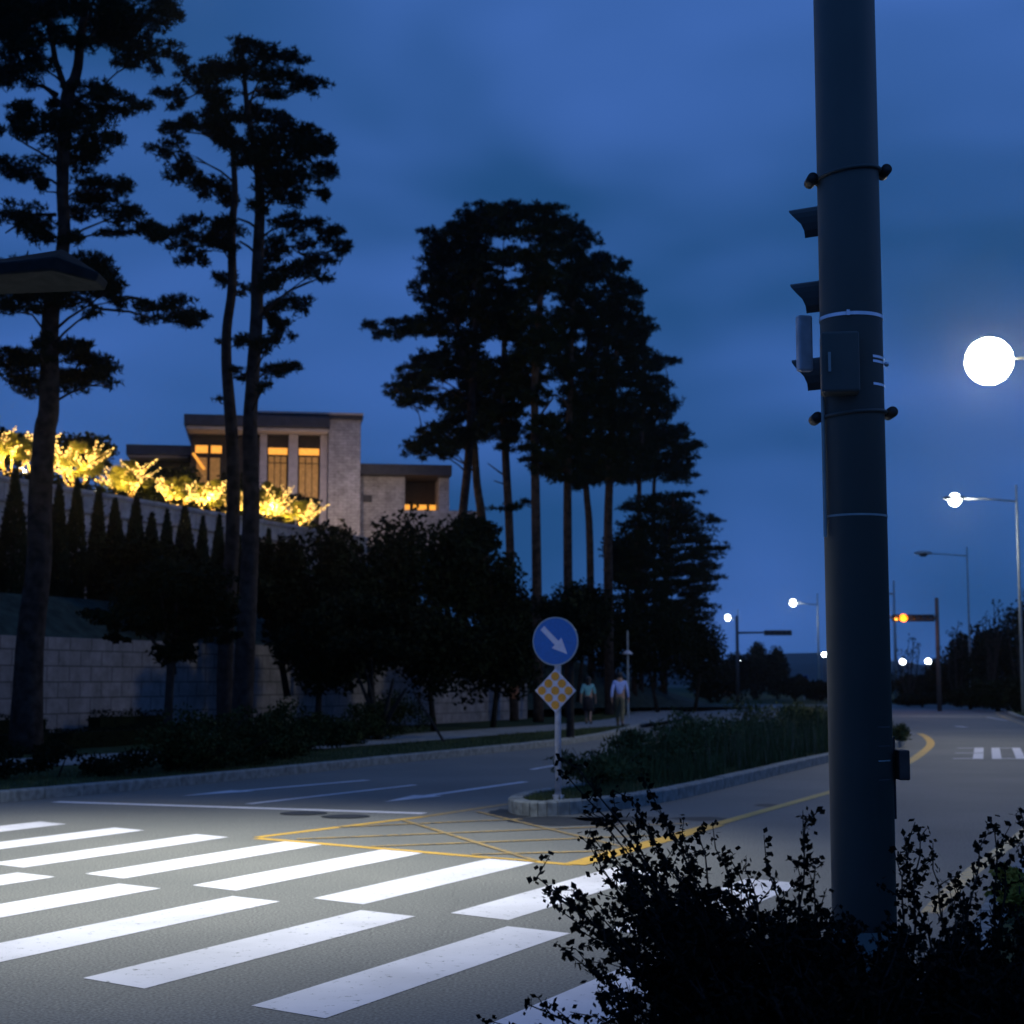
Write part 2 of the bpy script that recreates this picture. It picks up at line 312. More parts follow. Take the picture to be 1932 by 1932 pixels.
def pine(label, trunk_px, widths, d, pads, tuft=.14, dens=5.0, group='tall pines', mt='leaf_pine', depth=.9, extra=None, wrap=None, base_z=.15, barkm='bark', nb=9):
    "trunk_px: list of (u, v) bottom to top; pads: list of (u, v, ru, rv); distances in metres"
    s = FPX / d
    P_ = [Vector((u, v, w_)) for (u, v), w_ in zip(trunk_px, widths)]; P_ = [P_[0] * 2 - P_[1]] + P_ + [P_[-1] * 2 - P_[-2]]; sm = []
    for i in range(1, len(P_) - 2):
        a, b, c, e = P_[i - 1:i + 3]
        for t in (0, .25, .5, .75): sm.append(.5 * ((2 * b) + (c - a) * t + (2 * a - 5 * b + 4 * c - e) * t * t + (3 * b - a - 3 * c + e) * t ** 3))
    sm.append(P_[-2]); trunk_px = [(p.x, p.y) for p in sm]; widths = [p.z for p in sm]
    tr = [At(u, v, d) for u, v in trunk_px]
    if tr[0].z > base_z: tr.insert(0, Vector((tr[0].x, tr[0].y, base_z)))
    tr[0].z = min(tr[0].z, base_z)
    wd = list(widths)
    while len(wd) < len(tr): wd.insert(0, wd[0] * 1.08)
    root = thing('pine_tree', label, 'tree', (tr[0].x, tr[0].y, base_z), 0, group)
    for p in tr[1:]: p.y += random.uniform(-.02, .02)
    m = MB(); m.tube(tr, [x / s / 2 for x in wd], 12, True)
    us = [p[0] for p in pads]; R = (max(us) - min(us)) / 2 / s if pads else 1
    parts = []; done = []
    for (u, v, ru, rv) in sorted(pads, key=lambda p: abs(p[0] - trunk_px[len(trunk_px) // 2][0])):
        dd = d + random.uniform(-1, 1) * depth * R * .75
        k = FPX / dd; c = At(u, v, dd); rx, rz = ru / k, rv / k; ry = rx * random.uniform(.7, 1.1)
        n = max(8, int(dens * rx * rz / (tuft * tuft) * PADK ** 1.4 * .8))
        P = blob(c, (rx * PADK, ry, rz * PADK), n, 7)
        parts.append(tri_tufts(P, tuft, nb, .45, .26))
        # limb
        hz = math.hypot(c.x - tr[0].x, c.y - tr[0].y)
        j = interp(tr, c.z - rz * .3 - .30 * abs((c - interp(tr, c.z)).length) - .1)
        lj = (c - j).length; best = None
        for (c2, j2) in done:
            if (c2 - j2).length < lj - .25 and (c - c2).length < lj * .7 and c2.z < c.z + .5 and (best is None or (c - c2).length < (c - best).length): best = c2
        done.append((c, j))
        if best is not None: j = best - Vector((0, 0, rz * .4))
        mid = j.lerp(c, .55) + Vector((0, 0, .08 * (c - j).length)) + Vector((random.uniform(-.1, .1),) * 3)
        r0 = min(.055, .016 + .012 * (c - j).length)
        m.tube([j, j.lerp(mid, .5) + Vector((0, 0, .05)), mid, c - Vector((0, 0, rz * .4))], [r0, r0 * .8, r0 * .6, r0 * .3], 5, False)
        for q in range(2):
            e = Vector(P[random.randrange(len(P))].tolist()); m.tube([mid, mid.lerp(e, .5) + Vector((0, 0, .04)), e], [r0 * .5, r0 * .35, r0 * .15], 4, False)
    for ex in (extra or []): m.tube([At(u, v, d) for u, v, q in ex], [q / s / 2 for u, v, q in ex], 6, True)
    m.build('trunk', 'bark' if barkm is None else barkm, root, smooth=True)
    if parts:
        V, F = cat(parts); raw('crown', V, F, mt, root)
    if wrap:
        a, b = wrap; pa, pb = interp(tr, At(0, a, d).z), interp(tr, At(0, b, d).z)
        MB().tube([pa, pb], [wd[1] / s / 2 * 1.12] * 2, 12).build('trunk_wrap', 'wrap', root, smooth=True)
    return root
def leaf_tree(name, label, cat_, base, h, r, n, leaf, m='leaf_dark', group=None, trunk_r=.08, crown0=.3, sub=10, z_sc=1.0, quads=True, bark='bark_grey'):
    base = Vector(base); root = thing(name, label, cat_, base, 0, group)
    c = base + Vector((0, 0, h * (crown0 + 1) / 2)); rz = h * (1 - crown0) / 2
    P = np.concatenate([blob(c, (r, r, rz), n // 2, sub), blob(c, (r * .9, r * .9, rz * .95), n - n // 2, sub + 4)])
    V, F = quad_leaves(P, leaf, .65); raw('crown', V, F, m, root)
    t = MB(); top = base + Vector((random.uniform(-.1, .1) * r, 0, h * .75)); midp = base.lerp(top, .45) + Vector((random.uniform(-.08, .08) * h, 0, 0))
    t.tube([base, midp, top], [trunk_r, trunk_r * .75, trunk_r * .3], 8)
    for k in range(7):
        a = midp.lerp(top, random.uniform(0, .8)); e = Vector(P[random.randrange(len(P))].tolist()); t.tube([a, a.lerp(e, .5) + Vector((0, 0, .1)), e], [trunk_r * .4, trunk_r * .28, trunk_r * .1], 5, False)
    t.build('trunk', bark, root, smooth=True)
    return root
# ------------------------------------------------------------------ setting: ground, road, verges
def smooth_line(pts, n=6):
    out = []; P = [Vector((p[0], p[1])) for p in pts]; P = [P[0] * 2 - P[1]] + P + [P[-1] * 2 - P[-2]]
    for i in range(1, len(P) - 2):
        for k in range(n):
            t = k / n; a, b, c, d = P[i - 1:i + 3]
            out.append(.5 * ((2 * b) + (c - a) * t + (2 * a - 5 * b + 4 * c - d) * t * t + (3 * b - a - 3 * c + d) * t ** 3))
    out.append(P[-2]); return out
def ribbon(mb, line, w0, w1, z):
    "flat strip along a line between offsets w0 and w1 (left of travel positive)"
    for i in range(len(line) - 1):
        q = []
        for p_i in (i, i + 1):
            t = (line[min(p_i + 1, len(line) - 1)] - line[max(p_i - 1, 0)]).normalized(); nn = Vector((-t.y, t.x)); q.append((line[p_i], nn))
        a0 = q[0][0] + q[0][1] * w0; a1 = q[0][0] + q[0][1] * w1; b0 = q[1][0] + q[1][1] * w0; b1 = q[1][0] + q[1][1] * w1
        mb.quad((*a0, z), (*b0, z), (*b1, z), (*a1, z))
def kerb(name, line, side, h=.15, wd=.18):
    "kerb stones: front face on the line, body to the given side (+1 left, -1 right); joints every metre"
    mb = MB(); acc = 0
    for i in range(len(line) - 1):
        A, B = line[i], line[i + 1]; seg = (B - A).length; t = (B - A).normalized(); nn = Vector((-t.y, t.x)) * side; k = max(1, round(seg / 1.0))
        for j in range(k):
            a = A + t * (seg * j / k + .006); b = A + t * (seg * (j + 1) / k - .006); dz = random.uniform(-.004, .004)
            e = nn * .02; p = [a + e * 0, b + e * 0, b + nn * wd, a + nn * wd]
            n = len(mb.v); hh = h + dz
            mb.v += [(*p[0], -.02), (*p[1], -.02), (*p[2], -.02), (*p[3], -.02), (*p[0], hh - .02), (*p[1], hh - .02), (*(p[0] + e), hh), (*(p[1] + e), hh), (*p[2], hh), (*p[3], hh)]
            fs = [(0, 1, 5, 4), (4, 5, 7, 6), (6, 7, 8, 9), (1, 2, 8, 7, 5), (3, 0, 4, 6, 9), (2, 3, 9, 8)]
            for f in fs: mb.f.append(tuple(n + x for x in (f if side < 0 else reversed(f))))
    return struct(mb.build(name, 'kerb'))
gm = MB(); gm.sheet([(-3000, -600), (3000, -600), (3000, 3000), (-3000, 3000)], -.03); struct(gm.build('ground', 'ground'))
rd = MB(); rd.sheet([(-60, -25), (60, -25), (60, 112), (-60, 112)], 0); struct(rd.build('road', 'asphalt'))
KL = smooth_line([(-30, 10.5), (-18, 11), (-12.5, 12.6), (-9.4, 16), (-6.76, 21.55), (-4.74, 25.78), (-2.67, 30.9), (1.87, 42.93), (4.6, 57), (6.78, 75.8), (8.0, 92)])
struct(MB().sheet([(p.x - .09, p.y) for p in KL] + [(-60, 92), (-60, 10.5)], .135).build('verge', 'verge'))
kerb('kerb', KL, 1)
PL = smooth_line([(-30, 17), (-19, 18.5), (-14, 22), (-10.2, 27), (-7.3, 31.5), (-3.9, 38.8), (-.6, 47), (3.6, 57), (6.0, 68), (7.0, 80)])
pm = MB(); ribbon(pm, PL, -1.3, 1.3, .150); struct(pm.build('footpath', 'path'))
IS_L = [(0.15, 21.3), (1.5, 24.4), (3.3, 29.5), (5.3, 36), (7.2, 44), (9.0, 54), (11.2, 66)]
IS_R = [(11.9, 65), (11.6, 57), (11.2, 50), (10.8, 46.0), (9.9, 41), (8.1, 36.2), (6.17, 31.89), (3.58, 25.39), (1.99, 21.55), (0.86, 19.84), (0.21, 19.45), (-.05, 20.2), (.15, 21.3)]
IL = smooth_line(IS_L, 4)[:-1] + smooth_line([(11.2, 66), (11.6, 66.3), (11.9, 65)], 3)[:-1] + smooth_line(IS_R, 5)
kerb('kerb', IL, -1, h=.17)
struct(MB().sheet([(p.x, p.y) for p in reversed(IL)], .15).build('traffic_island', 'verge'))
KR = smooth_line([(.2, 3.8), (2.1, 8.2), (3.9, 12.9), (6.5, 18.9), (9.9, 27.6), (12.9, 35.6), (15.6, 46.6), (18.9, 58.5), (22.6, 73.5), (26.5, 86), (34, 96), (50, 101)])
kerb('kerb', KR, -1)
struct(MB().sheet([(p.x + .09, p.y) for p in KR] + [(60, 101), (60, -25), (-3, -25), (-3, 3.8)], .135).build('verge', 'verge'))
struct(MB().sheet([(-60, 112), (60, 112), (90, 400), (-60, 400)], -.01).build('ground', 'verge'))
pr = MB(); ribbon(pr, [Vector((p.x + 2.6, p.y - .6)) for p in KR[10:]], -.9, .9, .150); struct(pr.build('footpath', 'path'))
# markings
wm, ym, fm, yf = MB(), MB(), MB(), MB()
Z1, Z2 = .003, .0055
Lv = Vector((1.29, 2.73)); 
for i in range(-4, 5):
    a = Vector((-3.56, 13.68)) + Vector((1.045, -.765)) * i; wv = Vector((.40, -.33)); wm.quad((*a, Z1), (*(a + wv), Z1), (*(a + wv + Lv), Z1), (*(a + Lv), Z1))
Lb = Vector((1.26, 2.60))
for i in range(-4, 6):
    a = Vector((-3.12, 13.02)) + Vector((1.03, -.745)) * i - Lb; wv = Vector((.40, -.30)); wm.quad((*a, Z1), (*(a + wv), Z1), (*(a + wv + Lb), Z1), (*(a + Lb), Z1))
def line_px(mb, p, q, w, z=Z1):
    a, b = G(*p).to_2d(), G(*q).to_2d(); t = (b - a).normalized(); n = Vector((-t.y, t.x)) * w / 2
    mb.quad((*(a - n), z), (*(b - n), z), (*(b + n), z), (*(a + n), z))
line_px(wm, (105, 1513), (800, 1535), .22)
def lane_arrow(mb, tip, tail, sw=.15, hw=.45, hl=1.3):
    a, b = G(*tip).to_2d(), G(*tail).to_2d(); t = (b - a).normalized(); n = Vector((-t.y, t.x)); c = a + t * hl
    k = len(mb.v); mb.v += [(*a, Z1), (*(c - n * hw / 2), Z1), (*(c + n * hw / 2), Z1)]; mb.f.append((k, k + 1, k + 2))
    mb.quad((*(c - n * sw / 2), Z1), (*(b - n * sw / 2), Z1), (*(b + n * sw / 2), Z1), (*(c + n * sw / 2), Z1))
lane_arrow(wm, (341, 1502), (693, 1472)); lane_arrow(wm, (725, 1513), (991, 1475))
line_px(wm, (469, 1517), (783, 1481), .12); line_px(wm, (1003, 1452), (1085, 1437), .12)
for t in range(3):
    a = Vector((3.3, 37)) + Vector((1.6, 5.6)) * t; b = a + Vector((.75, 2.8)); wm.quad((a.x - .06, a.y, Z1), (a.x + .06, a.y, Z1), (b.x + .06, b.y, Z1), (b.x - .06, b.y, Z1))
# yellow hatched zone
line_px(ym, (485, 1580), (800, 1541), .12); line_px(yf, (800, 1541), (965, 1516), .12)
line_px(ym, (485, 1582), (1083, 1632), .13)
line_px(ym, (1083, 1632), (1350, 1557), .22, Z2); line_px(ym, (1350, 1556), (1640, 1474), .15, Z2)
for n_, (p, q) in enumerate((((640, 1561), (985, 1546)), ((560, 1584), (1300, 1554)), ((700, 1598), (1235, 1577)), ((890, 1613), (1160, 1606)), ((760, 1548), (1010, 1625)), ((900, 1532), (1180, 1600)))): line_px(yf, p, q, .09 if n_ < 4 else .06, .007 if n_ < 4 else .0085)
yl = smooth_line([G(1640, 1474).to_2d(), G(1710, 1440).to_2d(), G(1738, 1422).to_2d(), G(1756, 1404).to_2d(), G(1748, 1391).to_2d(), G(1735, 1384).to_2d()], 5); ribbon(ym, yl, -.10, .10, Z1)
yr = [Vector((p.x - .35, p.y + .15)) for p in KR[10:]]; ribbon(yf, yr, -.07, .07, Z1)
# far stop line, dashes and the speed figure 30
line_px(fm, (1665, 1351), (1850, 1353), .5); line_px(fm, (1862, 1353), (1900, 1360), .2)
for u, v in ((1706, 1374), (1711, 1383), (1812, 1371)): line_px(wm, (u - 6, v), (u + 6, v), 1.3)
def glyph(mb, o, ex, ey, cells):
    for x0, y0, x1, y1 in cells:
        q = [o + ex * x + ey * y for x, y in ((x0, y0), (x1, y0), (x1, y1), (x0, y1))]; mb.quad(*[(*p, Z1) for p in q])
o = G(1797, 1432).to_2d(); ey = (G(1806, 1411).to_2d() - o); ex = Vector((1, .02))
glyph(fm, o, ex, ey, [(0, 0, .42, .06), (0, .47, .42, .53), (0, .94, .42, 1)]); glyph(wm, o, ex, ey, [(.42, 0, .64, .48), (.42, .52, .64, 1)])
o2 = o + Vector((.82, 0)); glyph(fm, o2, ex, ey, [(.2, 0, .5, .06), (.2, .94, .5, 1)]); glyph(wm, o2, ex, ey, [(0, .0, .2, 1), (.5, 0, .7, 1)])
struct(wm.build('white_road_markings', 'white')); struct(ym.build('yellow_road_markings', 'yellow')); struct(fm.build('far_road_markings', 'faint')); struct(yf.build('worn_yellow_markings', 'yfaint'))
# grime stains at the island nose
st = MB()
for (u, v, ru, rv) in ((1060, 1549, 120, 9), (965, 1535, 50, 9), (1160, 1545, 90, 6), (1320, 1545, 60, 4), (1450, 1520, 30, 3)):
    c = G(u, v); rx = ru / FPX * c.y; ry = rv / FPX * c.y * c.y / EYE
    st.sheet([(c.x + rx * math.cos(a) * random.uniform(.75, 1.1), c.y + ry * math.sin(a) * random.uniform(.75, 1.1)) for a in [k * math.pi / 14 for k in range(28)]], .0025)
struct(st.build('road_stains', 'stain'))
for (u, v), lb in (((573, 1535), 'dark round manhole cover in the asphalt just before the white stop line, left one'), ((652, 1541), 'dark round manhole cover in the asphalt nearer the yellow hatching, right one')):
    c = G(u, v); t = thing('manhole_cover', lb, 'manhole cover', c, 0, 'manhole covers in the road')
    MB().prism([(c.x + .29 * math.cos(a), c.y + .29 * math.sin(a)) for a in [k * math.pi / 16 for k in range(32)]], -.01, .006).build('rim', 'stain', t)
    MB().prism([(c.x + .25 * math.cos(a), c.y + .25 * math.sin(a)) for a in [k * math.pi / 16 for k in range(32)]], -.01, .010).build('lid', 'iron', t)
# far hill
hm = MB(); hx = [-260 + 26 * k for k in range(40)]
for i in range(39):
    def hz(x): return 9 + 5 * math.sin(x * .011 + .8) + 2 * math.sin(x * .05) + (2 if x > 120 else 0)
    for (y0, k0), (y1, k1) in (((620, 0), (700, .6)), ((700, .6), (820, 1)), ((820, 1), (1000, .5))):
        hm.quad((hx[i], y0, hz(hx[i]) * k0), (hx[i + 1], y0, hz(hx[i + 1]) * k0), (hx[i + 1], y1, hz(hx[i + 1]) * k1), (hx[i], y1, hz(hx[i]) * k1))
struct(hm.build('hills', 'hill', smooth=True))
# ------------------------------------------------------------------ hillside behind the retaining walls
W0 = Vector((-11.4, 36)); E = Vector((.40, .9165)).normalized(); NQ = Vector((-E.y, E.x))
def wp(s, q, z=0): p = W0 + E * s + NQ * q; return Vector((p.x, p.y, z))
def hill_h(s, q):
    fade = min(1, max(0, (62 - s) / 26))
    if q < .25: return .13
    pl = 6.6 if q > 7.35 else (2.6 + min(1, (q - .25) / 1.8) * 1.2 if s < 22 else 2.6 * min(1, q / 2) + 2.0 * min(1, max(0, q / 8)))
    if q > 7.35: pl += min(2.2, (q - 7.35) * .28)
    if s > 24 and q > 7.35: pl = min(pl, 2.0 + (q - 2) * .55)
    return .13 + (pl - .13) * fade if s > 20 else pl
ht = MB(); SS = [-14, -8, -2, 4, 10, 16, 20, 22, 24, 26, 30, 35, 40, 46, 52, 58, 62, 70]; QQ = [.3, 1.0, 1.9, 3, 5, 7.3, 7.4, 9, 12, 16, 22, 35, 60]
for i in range(len(SS) - 1):
    for j in range(len(QQ) - 1):
        p = [wp(a, b, hill_h(a, b)) for a, b in ((SS[i], QQ[j]), (SS[i], QQ[j + 1]), (SS[i + 1], QQ[j + 1]), (SS[i + 1], QQ[j]))]; ht.quad(*p)
struct(ht.build('hillside', 'ivy'))
WA = math.atan2(E.y, E.x)
def wall(name, label, s0, s1, q, z0, z1, th, m, cap=None):
    p = wp(s0, q); t = thing(name, label, 'wall', (p.x, p.y, z0), WA)
    def loc_box(x0, x1, y0, y1, a, b, nm, mm, bev=.01):
        bm = MB(); bm.box(((x0 + x1) / 2, (y0 + y1) / 2, (a + b) / 2), (x1 - x0, y1 - y0, b - a)); o = bm.build(nm, mm, None, bevel=bev); o.parent = t; return o
    loc_box(0, s1 - s0, 0, th, 0, z1 - z0, 'wall_face', m)
    if cap: loc_box(-.05, s1 - s0 + .05, -.07, th + .05, z1 - z0, z1 - z0 + cap, 'coping', 'stone_up', .015)
    return t
wall('retaining_wall', 'long grey block retaining wall behind the footpath and the big pines', -14, 30, 0, .1, 2.62, .35, 'stone')
wall('retaining_wall', 'pale upper garden wall with a coping behind the row of conical evergreens', -8, 30, 7.2, 3.2, 7.35, .35, 'stone_up', .16)
wall('garden_wall_band', 'narrow stone band course projecting along the upper garden wall', -8, 30, 7.12, 6.75, 6.83, .07, 'stone')
# ------------------------------------------------------------------ house on the hill
HY = 75.0
def hx_(u): return (u - CX) / FPX * HY
def hz_(v): return At(966, v, HY).z
ho = thing('hill_house', 'stone fronted house on the hill with flat dark roof and orange lit windows', 'house', (hx_(513), HY, 8.0))
def hb(nm, m, u0, u1, v0, v1, y0, y1, bevel=.02, parent=None, label=None):
    b = MB(); b.box(((hx_(u0) + hx_(u1)) / 2, HY + (y0 + y1) / 2, (hz_(v0) + hz_(v1)) / 2), (abs(hx_(u1) - hx_(u0)), y1 - y0, abs(hz_(v0) - hz_(v1)))); return b.build(nm, m, parent or ho, bevel=bevel, label=label)
hb('wall', 'house', 615, 676, 792, 1040, -.6, 7, label='tall pale stone pier at the right end of the front')
wl = hb('wall', 'dark_panel', 356, 614.5, 822, 1040, .5, 7)
hb('roof', 'roof', 346, 616, 793, 813, -1.3, 7.6); hb('roof_fascia', 'trim', 350, 614, 813.5, 819, -1.1, 7.3)
hb('upper_roof', 'trim', 478, 680, 781, 785, -.9, 7.4); hb('upper_roof_edge', 'roof', 478, 680, 785.2, 791.5, -.8, 7.2)
for u in (486, 540, 600): hb('column', 'trim', u, u + 14 if u != 540 else u + 18, 819.5, 1000, -.2, .45)
for a, b in ((501, 539), (559, 599)):
    fr = hb('window', 'dark_panel', a, b, 821, 960, .1, .44); fr2 = hb('lit_pane', 'pane_bright', a + 1, b - 1, 845, 857, .02, .09, 0, fr)
    for k in range(3):
        q = a + 2 + k * (b - a - 3) / 3; hb('curtain', 'pane_dim', q, q + (b - a - 3) / 3 - 2, 861, 872, .03, .09, 0, fr); hb('curtain', 'pane_dim', q, q + (b - a - 3) / 3 - 1.5, 874, 938, .03, .09, 0, fr)
for a, b in ((365, 388), (394, 414), (455, 464)):
    fr = hb('window', 'dark_panel', a - 2, b + 2, 838, 858, .42, .49); hb('lit_pane', 'pane_bright', a, b, 841, 855, .36, .415, 0, fr)
for a, b in ((367, 388), (392, 412)):
    fr = hb('window', 'dark_panel', a - 1, b + 1, 862, 925, .43, .49); hb('lit_pane', 'pane_dim', a + 1, b - 1, 864, 920, .38, .42, 0, fr, label='dim lower window pane')
sb = MB(); sb.tube([At(368, 858, HY + .2), At(389, 888, HY + .2)], .07, 6); sb.build('glowing_stair_line', 'pane_bright', ho)  # glow put into the line itself in place of light along the stair
hb('roof', 'roof', 234, 355, 838, 857, 1.0, 8, label='lower flat roof of the left wing'); hb('roof_fascia', 'trim', 238, 350, 857.5, 860.5, 1.2, 7.6); hb('wall', 'dark_panel', 245, 355.5, 861, 1000, 2.4, 7)
hb('roof', 'roof', 674, 852, 873, 893, -.4, 6.5, label='lower dark roof of the right wing'); hb('wall', 'house', 676.5, 764, 893.5, 1030, .3, 6); hb('wall', 'dark_panel', 764.5, 830, 893.5, 955, 2.2, 6)
hb('wall', 'house', 830.5, 850, 893.5, 1030, .3, 6); hb('wall', 'house', 764.5, 905, 957, 1040, .2, 1.4, label='low pale parapet under the porch')
for a, b in ((766, 778), (785, 811), (817, 829)): hb('lit_pane', 'pane_bright', a, b, 941, 954, 1.6, 1.7, 0)
hb('vent_grille', 'roof', 684, 700, 930, 944, .2, .27)
for u, e_ in ((646, 170), (548, 90), (720, 70)):
    b = At(u, 1000, HY - 4.0); b.z = max(b.z, 8.6); fl = thing('wall_floodlight', 'small warm floodlight in the planting before the ' + {646: 'stone pier', 548: 'lit windows', 720: 'right wing'}[u] + ' of the house', 'floodlight', b, 0, 'house floodlights')
    MB().tube([b, b + Vector((0, 0, .15))], [.08, .12], 10).build('lamp_body', 'black', fl); MB().ball(b + Vector((0, .12, .12)), .04, 8, 6).build('lens', 'pane_bright', fl)
    light('floodlight_beam', 'POINT', b + Vector((0, 0, .5)), e_, (1.0, .74, .58), fl, .1)
ho.rotation_euler = (0, 0, R_(8.5))
# ------------------------------------------------------------------ lit garden pines on the terrace and floodlights
gl = [(18, 848, 52, 34, 50), (62, 850, 30, 30, 51.5), (150, 872, 62, 46, 52.5), (240, 903, 54, 38, 55), (330, 928, 34, 32, 58), (388, 935, 46, 34, 60), (452, 955, 24, 38, 62), (510, 948, 26, 40, 64), (562, 970, 44, 34, 66)]
for i, (u, v, ru, rv, d) in enumerate(gl):
    c = At(u, v, d); s = FPX / d; hgt = rv * 2.0 / s; base = Vector((c.x, c.y, c.z - rv / s - .35))
    names = ['leftmost, cut by the picture edge', 'just left of the big pine trunk', 'tallest, just right of the big pine trunk', 'second to the right of the big pine trunk', 'small one between two wider ones', 'just left of the twin pines', 'seen between the twin pine trunks', 'slim one beside the twin pines', 'low one in front of the house windows']
    short = ['at the left edge', 'left of big trunk', 'that is tallest', 'second right of big trunk', 'that is small between two wide ones', 'just left of twin pines', 'between twin trunks', 'slim beside twin pines', 'before the house windows'];
    root = thing('garden_pine', 'floodlit golden garden pine on the terrace, ' + names[i], 'tree', base, 0, 'floodlit garden pines')
    t = MB(); P = []; paths = []
    k = 6
    for j in range(k):
        ang = random.uniform(0, 6.28); e = c + Vector((math.cos(ang) * ru / s * .7, math.sin(ang) * ru / s * .5, random.uniform(-.2, .55) * rv / s))
        mid = base.lerp(e, .45) + Vector((random.uniform(-.1, .1), 0, -.1)); t.tube([base, mid, e], [.055, .035, .015], 6, False); paths += [(base, mid), (mid, e)]
        for q in range(6):
            f = e + Vector((random.uniform(-.65, .65), random.uniform(-.5, .5), random.uniform(-.2, .45))); g_ = mid.lerp(e, random.uniform(.2, .9)); t.tube([g_, f], [.03, .015], 5, False); paths.append((g_, f))
    t.build('trunk', 'bark_lit', root, smooth=True)
    bl_ = MB()
    for a, b in paths:
        q = int((b - a).length / .05)
        for z_ in range(q): bl_.ball(a.lerp(b, (z_ + random.random()) / q) + Vector([random.gauss(0, .02) for _ in range(3)]), random.uniform(.013, .026), 4, 3)
    struct(bl_.build('light_string', 'bulbs', root), 'stuff')
    for j in range(15):
        a = random.uniform(0, 6.28); rr = random.uniform(.2, .95); pc = c + Vector((math.cos(a) * rr * ru / s, math.sin(a) * rr * ru / s * .8, rv / s * (random.uniform(-.65, .9) * (1 - .35 * rr))))
        P.append(blob(pc, (ru / s * .32, ru / s * .32, rv / s * .18), 90, 5))
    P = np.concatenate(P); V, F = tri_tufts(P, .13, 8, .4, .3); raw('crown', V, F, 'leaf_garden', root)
    # floodlight spike at the foot of the tree
    for k, (dx, dy) in enumerate(((-.35, -.45), (.45, .1))):
        b = base + Vector((dx * ru / s * 1.2, dy, .08)); fl = thing('garden_floodlight', ('front' if k == 0 else 'rear') + ' warm floodlight under garden pine ' + short[i], 'floodlight', b, 0, 'garden floodlights')
        MB().tube([b, b + Vector((0, 0, .12))], [.06, .09], 10).build('lamp_body', 'black', fl); MB().ball(b + Vector((0, 0, .14)), .05, 8, 6).build('lens', 'lamp', fl)
        light('floodlight_beam', 'POINT', (c + Vector((.1, -.1, -.15 * rv / s)) if k else Vector((c.x - .2 * ru / s, c.y - ru / s * 1.15, c.z - rv / s * .75))), 140 if k else 170, (1.0, .66, .20), fl, .08)
hedge_pts = (-6, 26)
n = 9000; xs_ = rng.uniform(-8, 30, n); P = np.array([tuple(wp(a, 7.9 + rng.uniform(-.3, .3), 6.6 + rng.uniform(.2, 1.22))) for a in xs_]); V, F = quad_leaves(P, .16); tag(raw('clipped_hedge', V, F, 'leaf_dark'), 'long dark hedge on top of the upper wall under the lit garden pines', 'hedge')
n = 9000; xs_ = rng.uniform(-8, 34, n); P = np.array([tuple(wp(a, 12.2 + rng.uniform(-.4, .4), 6.8 + rng.uniform(.2, 2.5))) for a in xs_]); V, F = quad_leaves(P, .24); tag(raw('hedge', V, F, 'leaf_dark'), 'dark unclipped hedge behind the floodlit garden pines on the terrace', 'hedge')
c = At(570, 945, 68); P = blob(c, (1.2, .9, .35), 1500, 12); V, F = quad_leaves(P, .12); tag(raw('clipped_shrub', V, F, 'leaf_dark'), 'low dark clipped shrub in front of the lit house windows', 'shrub')
for i, (u, v, ru, rv, d) in enumerate(((10, 828, 62, 24, 53), (165, 838, 70, 24, 56), (250, 898, 60, 30, 60), (330, 912, 70, 34, 64), (440, 925, 60, 34, 68))):
    c = At(u, v, d); s = FPX / d; leaf_tree('dark_garden_tree', ['dark low crown above the lit trees at the left edge', 'dark rounded crown rising above the tallest lit tree', 'dark bush under the left wing roof of the house', 'dark bush before the dark recess of the house', 'dark bush hugging the house front behind the twin pines'][i], 'tree', (c.x, c.y, c.z - rv / s - 1.0), rv * 2 / s + 1.0, ru / s, 3200, .17, 'leaf_dark', 'dark trees on the terrace', crown0=.3)
# ------------------------------------------------------------------ conical evergreens
ordn = ['first', 'second', 'third', 'fourth', 'fifth', 'sixth', 'seventh', 'eighth', 'ninth', 'tenth', 'eleventh', 'twelfth', 'thirteenth', 'fourteenth', 'fifteenth', 'sixteenth']
for i, (u, vt, hw) in enumerate(((-30, 885, 20), (22, 893, 22), (106, 918, 20), (140, 905, 19), (181, 918, 19), (213, 950, 20), (253, 945, 20), (283, 965, 17), (312, 972, 18), (346, 950, 20), (380, 970, 15), (411, 975, 15), (438, 985, 14), (470, 990, 14), (505, 1000, 13))):
    s_ = 2.4 + i * 1.35 if False else 0
    # stand on the terrace line q = 3.4
    k = (u - CX) / FPX; p0 = W0 + NQ * 3.4; s = (k * p0.y - p0.x) / (E.x - k * E.y); b = wp(s, 3.4, hill_h(s, 3.4) - .05); d = b.y; sc = FPX / d
    top = At(u, vt + random.uniform(-9, 9), d); h = top.z - b.z; r = hw / sc * random.uniform(.95, 1.3)
    root = thing('conical_evergreen', f'slim dark conical evergreen, {ordn[i]} from the left in the row before the upper wall', 'tree', b, 0, 'row of conical evergreens')
    n = 2600; t = rng.uniform(0, 1, n) ** .75; z = h * (1 - t); rad = r * np.clip(t * 1.5, 0, 1) ** .8 * np.where(z < h * .12, .8, 1) * (1 + .12 * rng.normal(size=n)) * rng.uniform(.55, 1, n) ** .4; an = rng.uniform(0, 2 * math.pi, n)
    P = np.stack([b.x + rad * np.cos(an), b.y + rad * np.sin(an), b.z + z], 1); V, F = tri_tufts(P, .12, 4, 1.6, .4); raw('crown', V, F, 'leaf_thuja', root)
    MB().tube([b, b + Vector((0, 0, h * .8))], [.07, .02], 6).build('trunk', 'bark_grey', root)
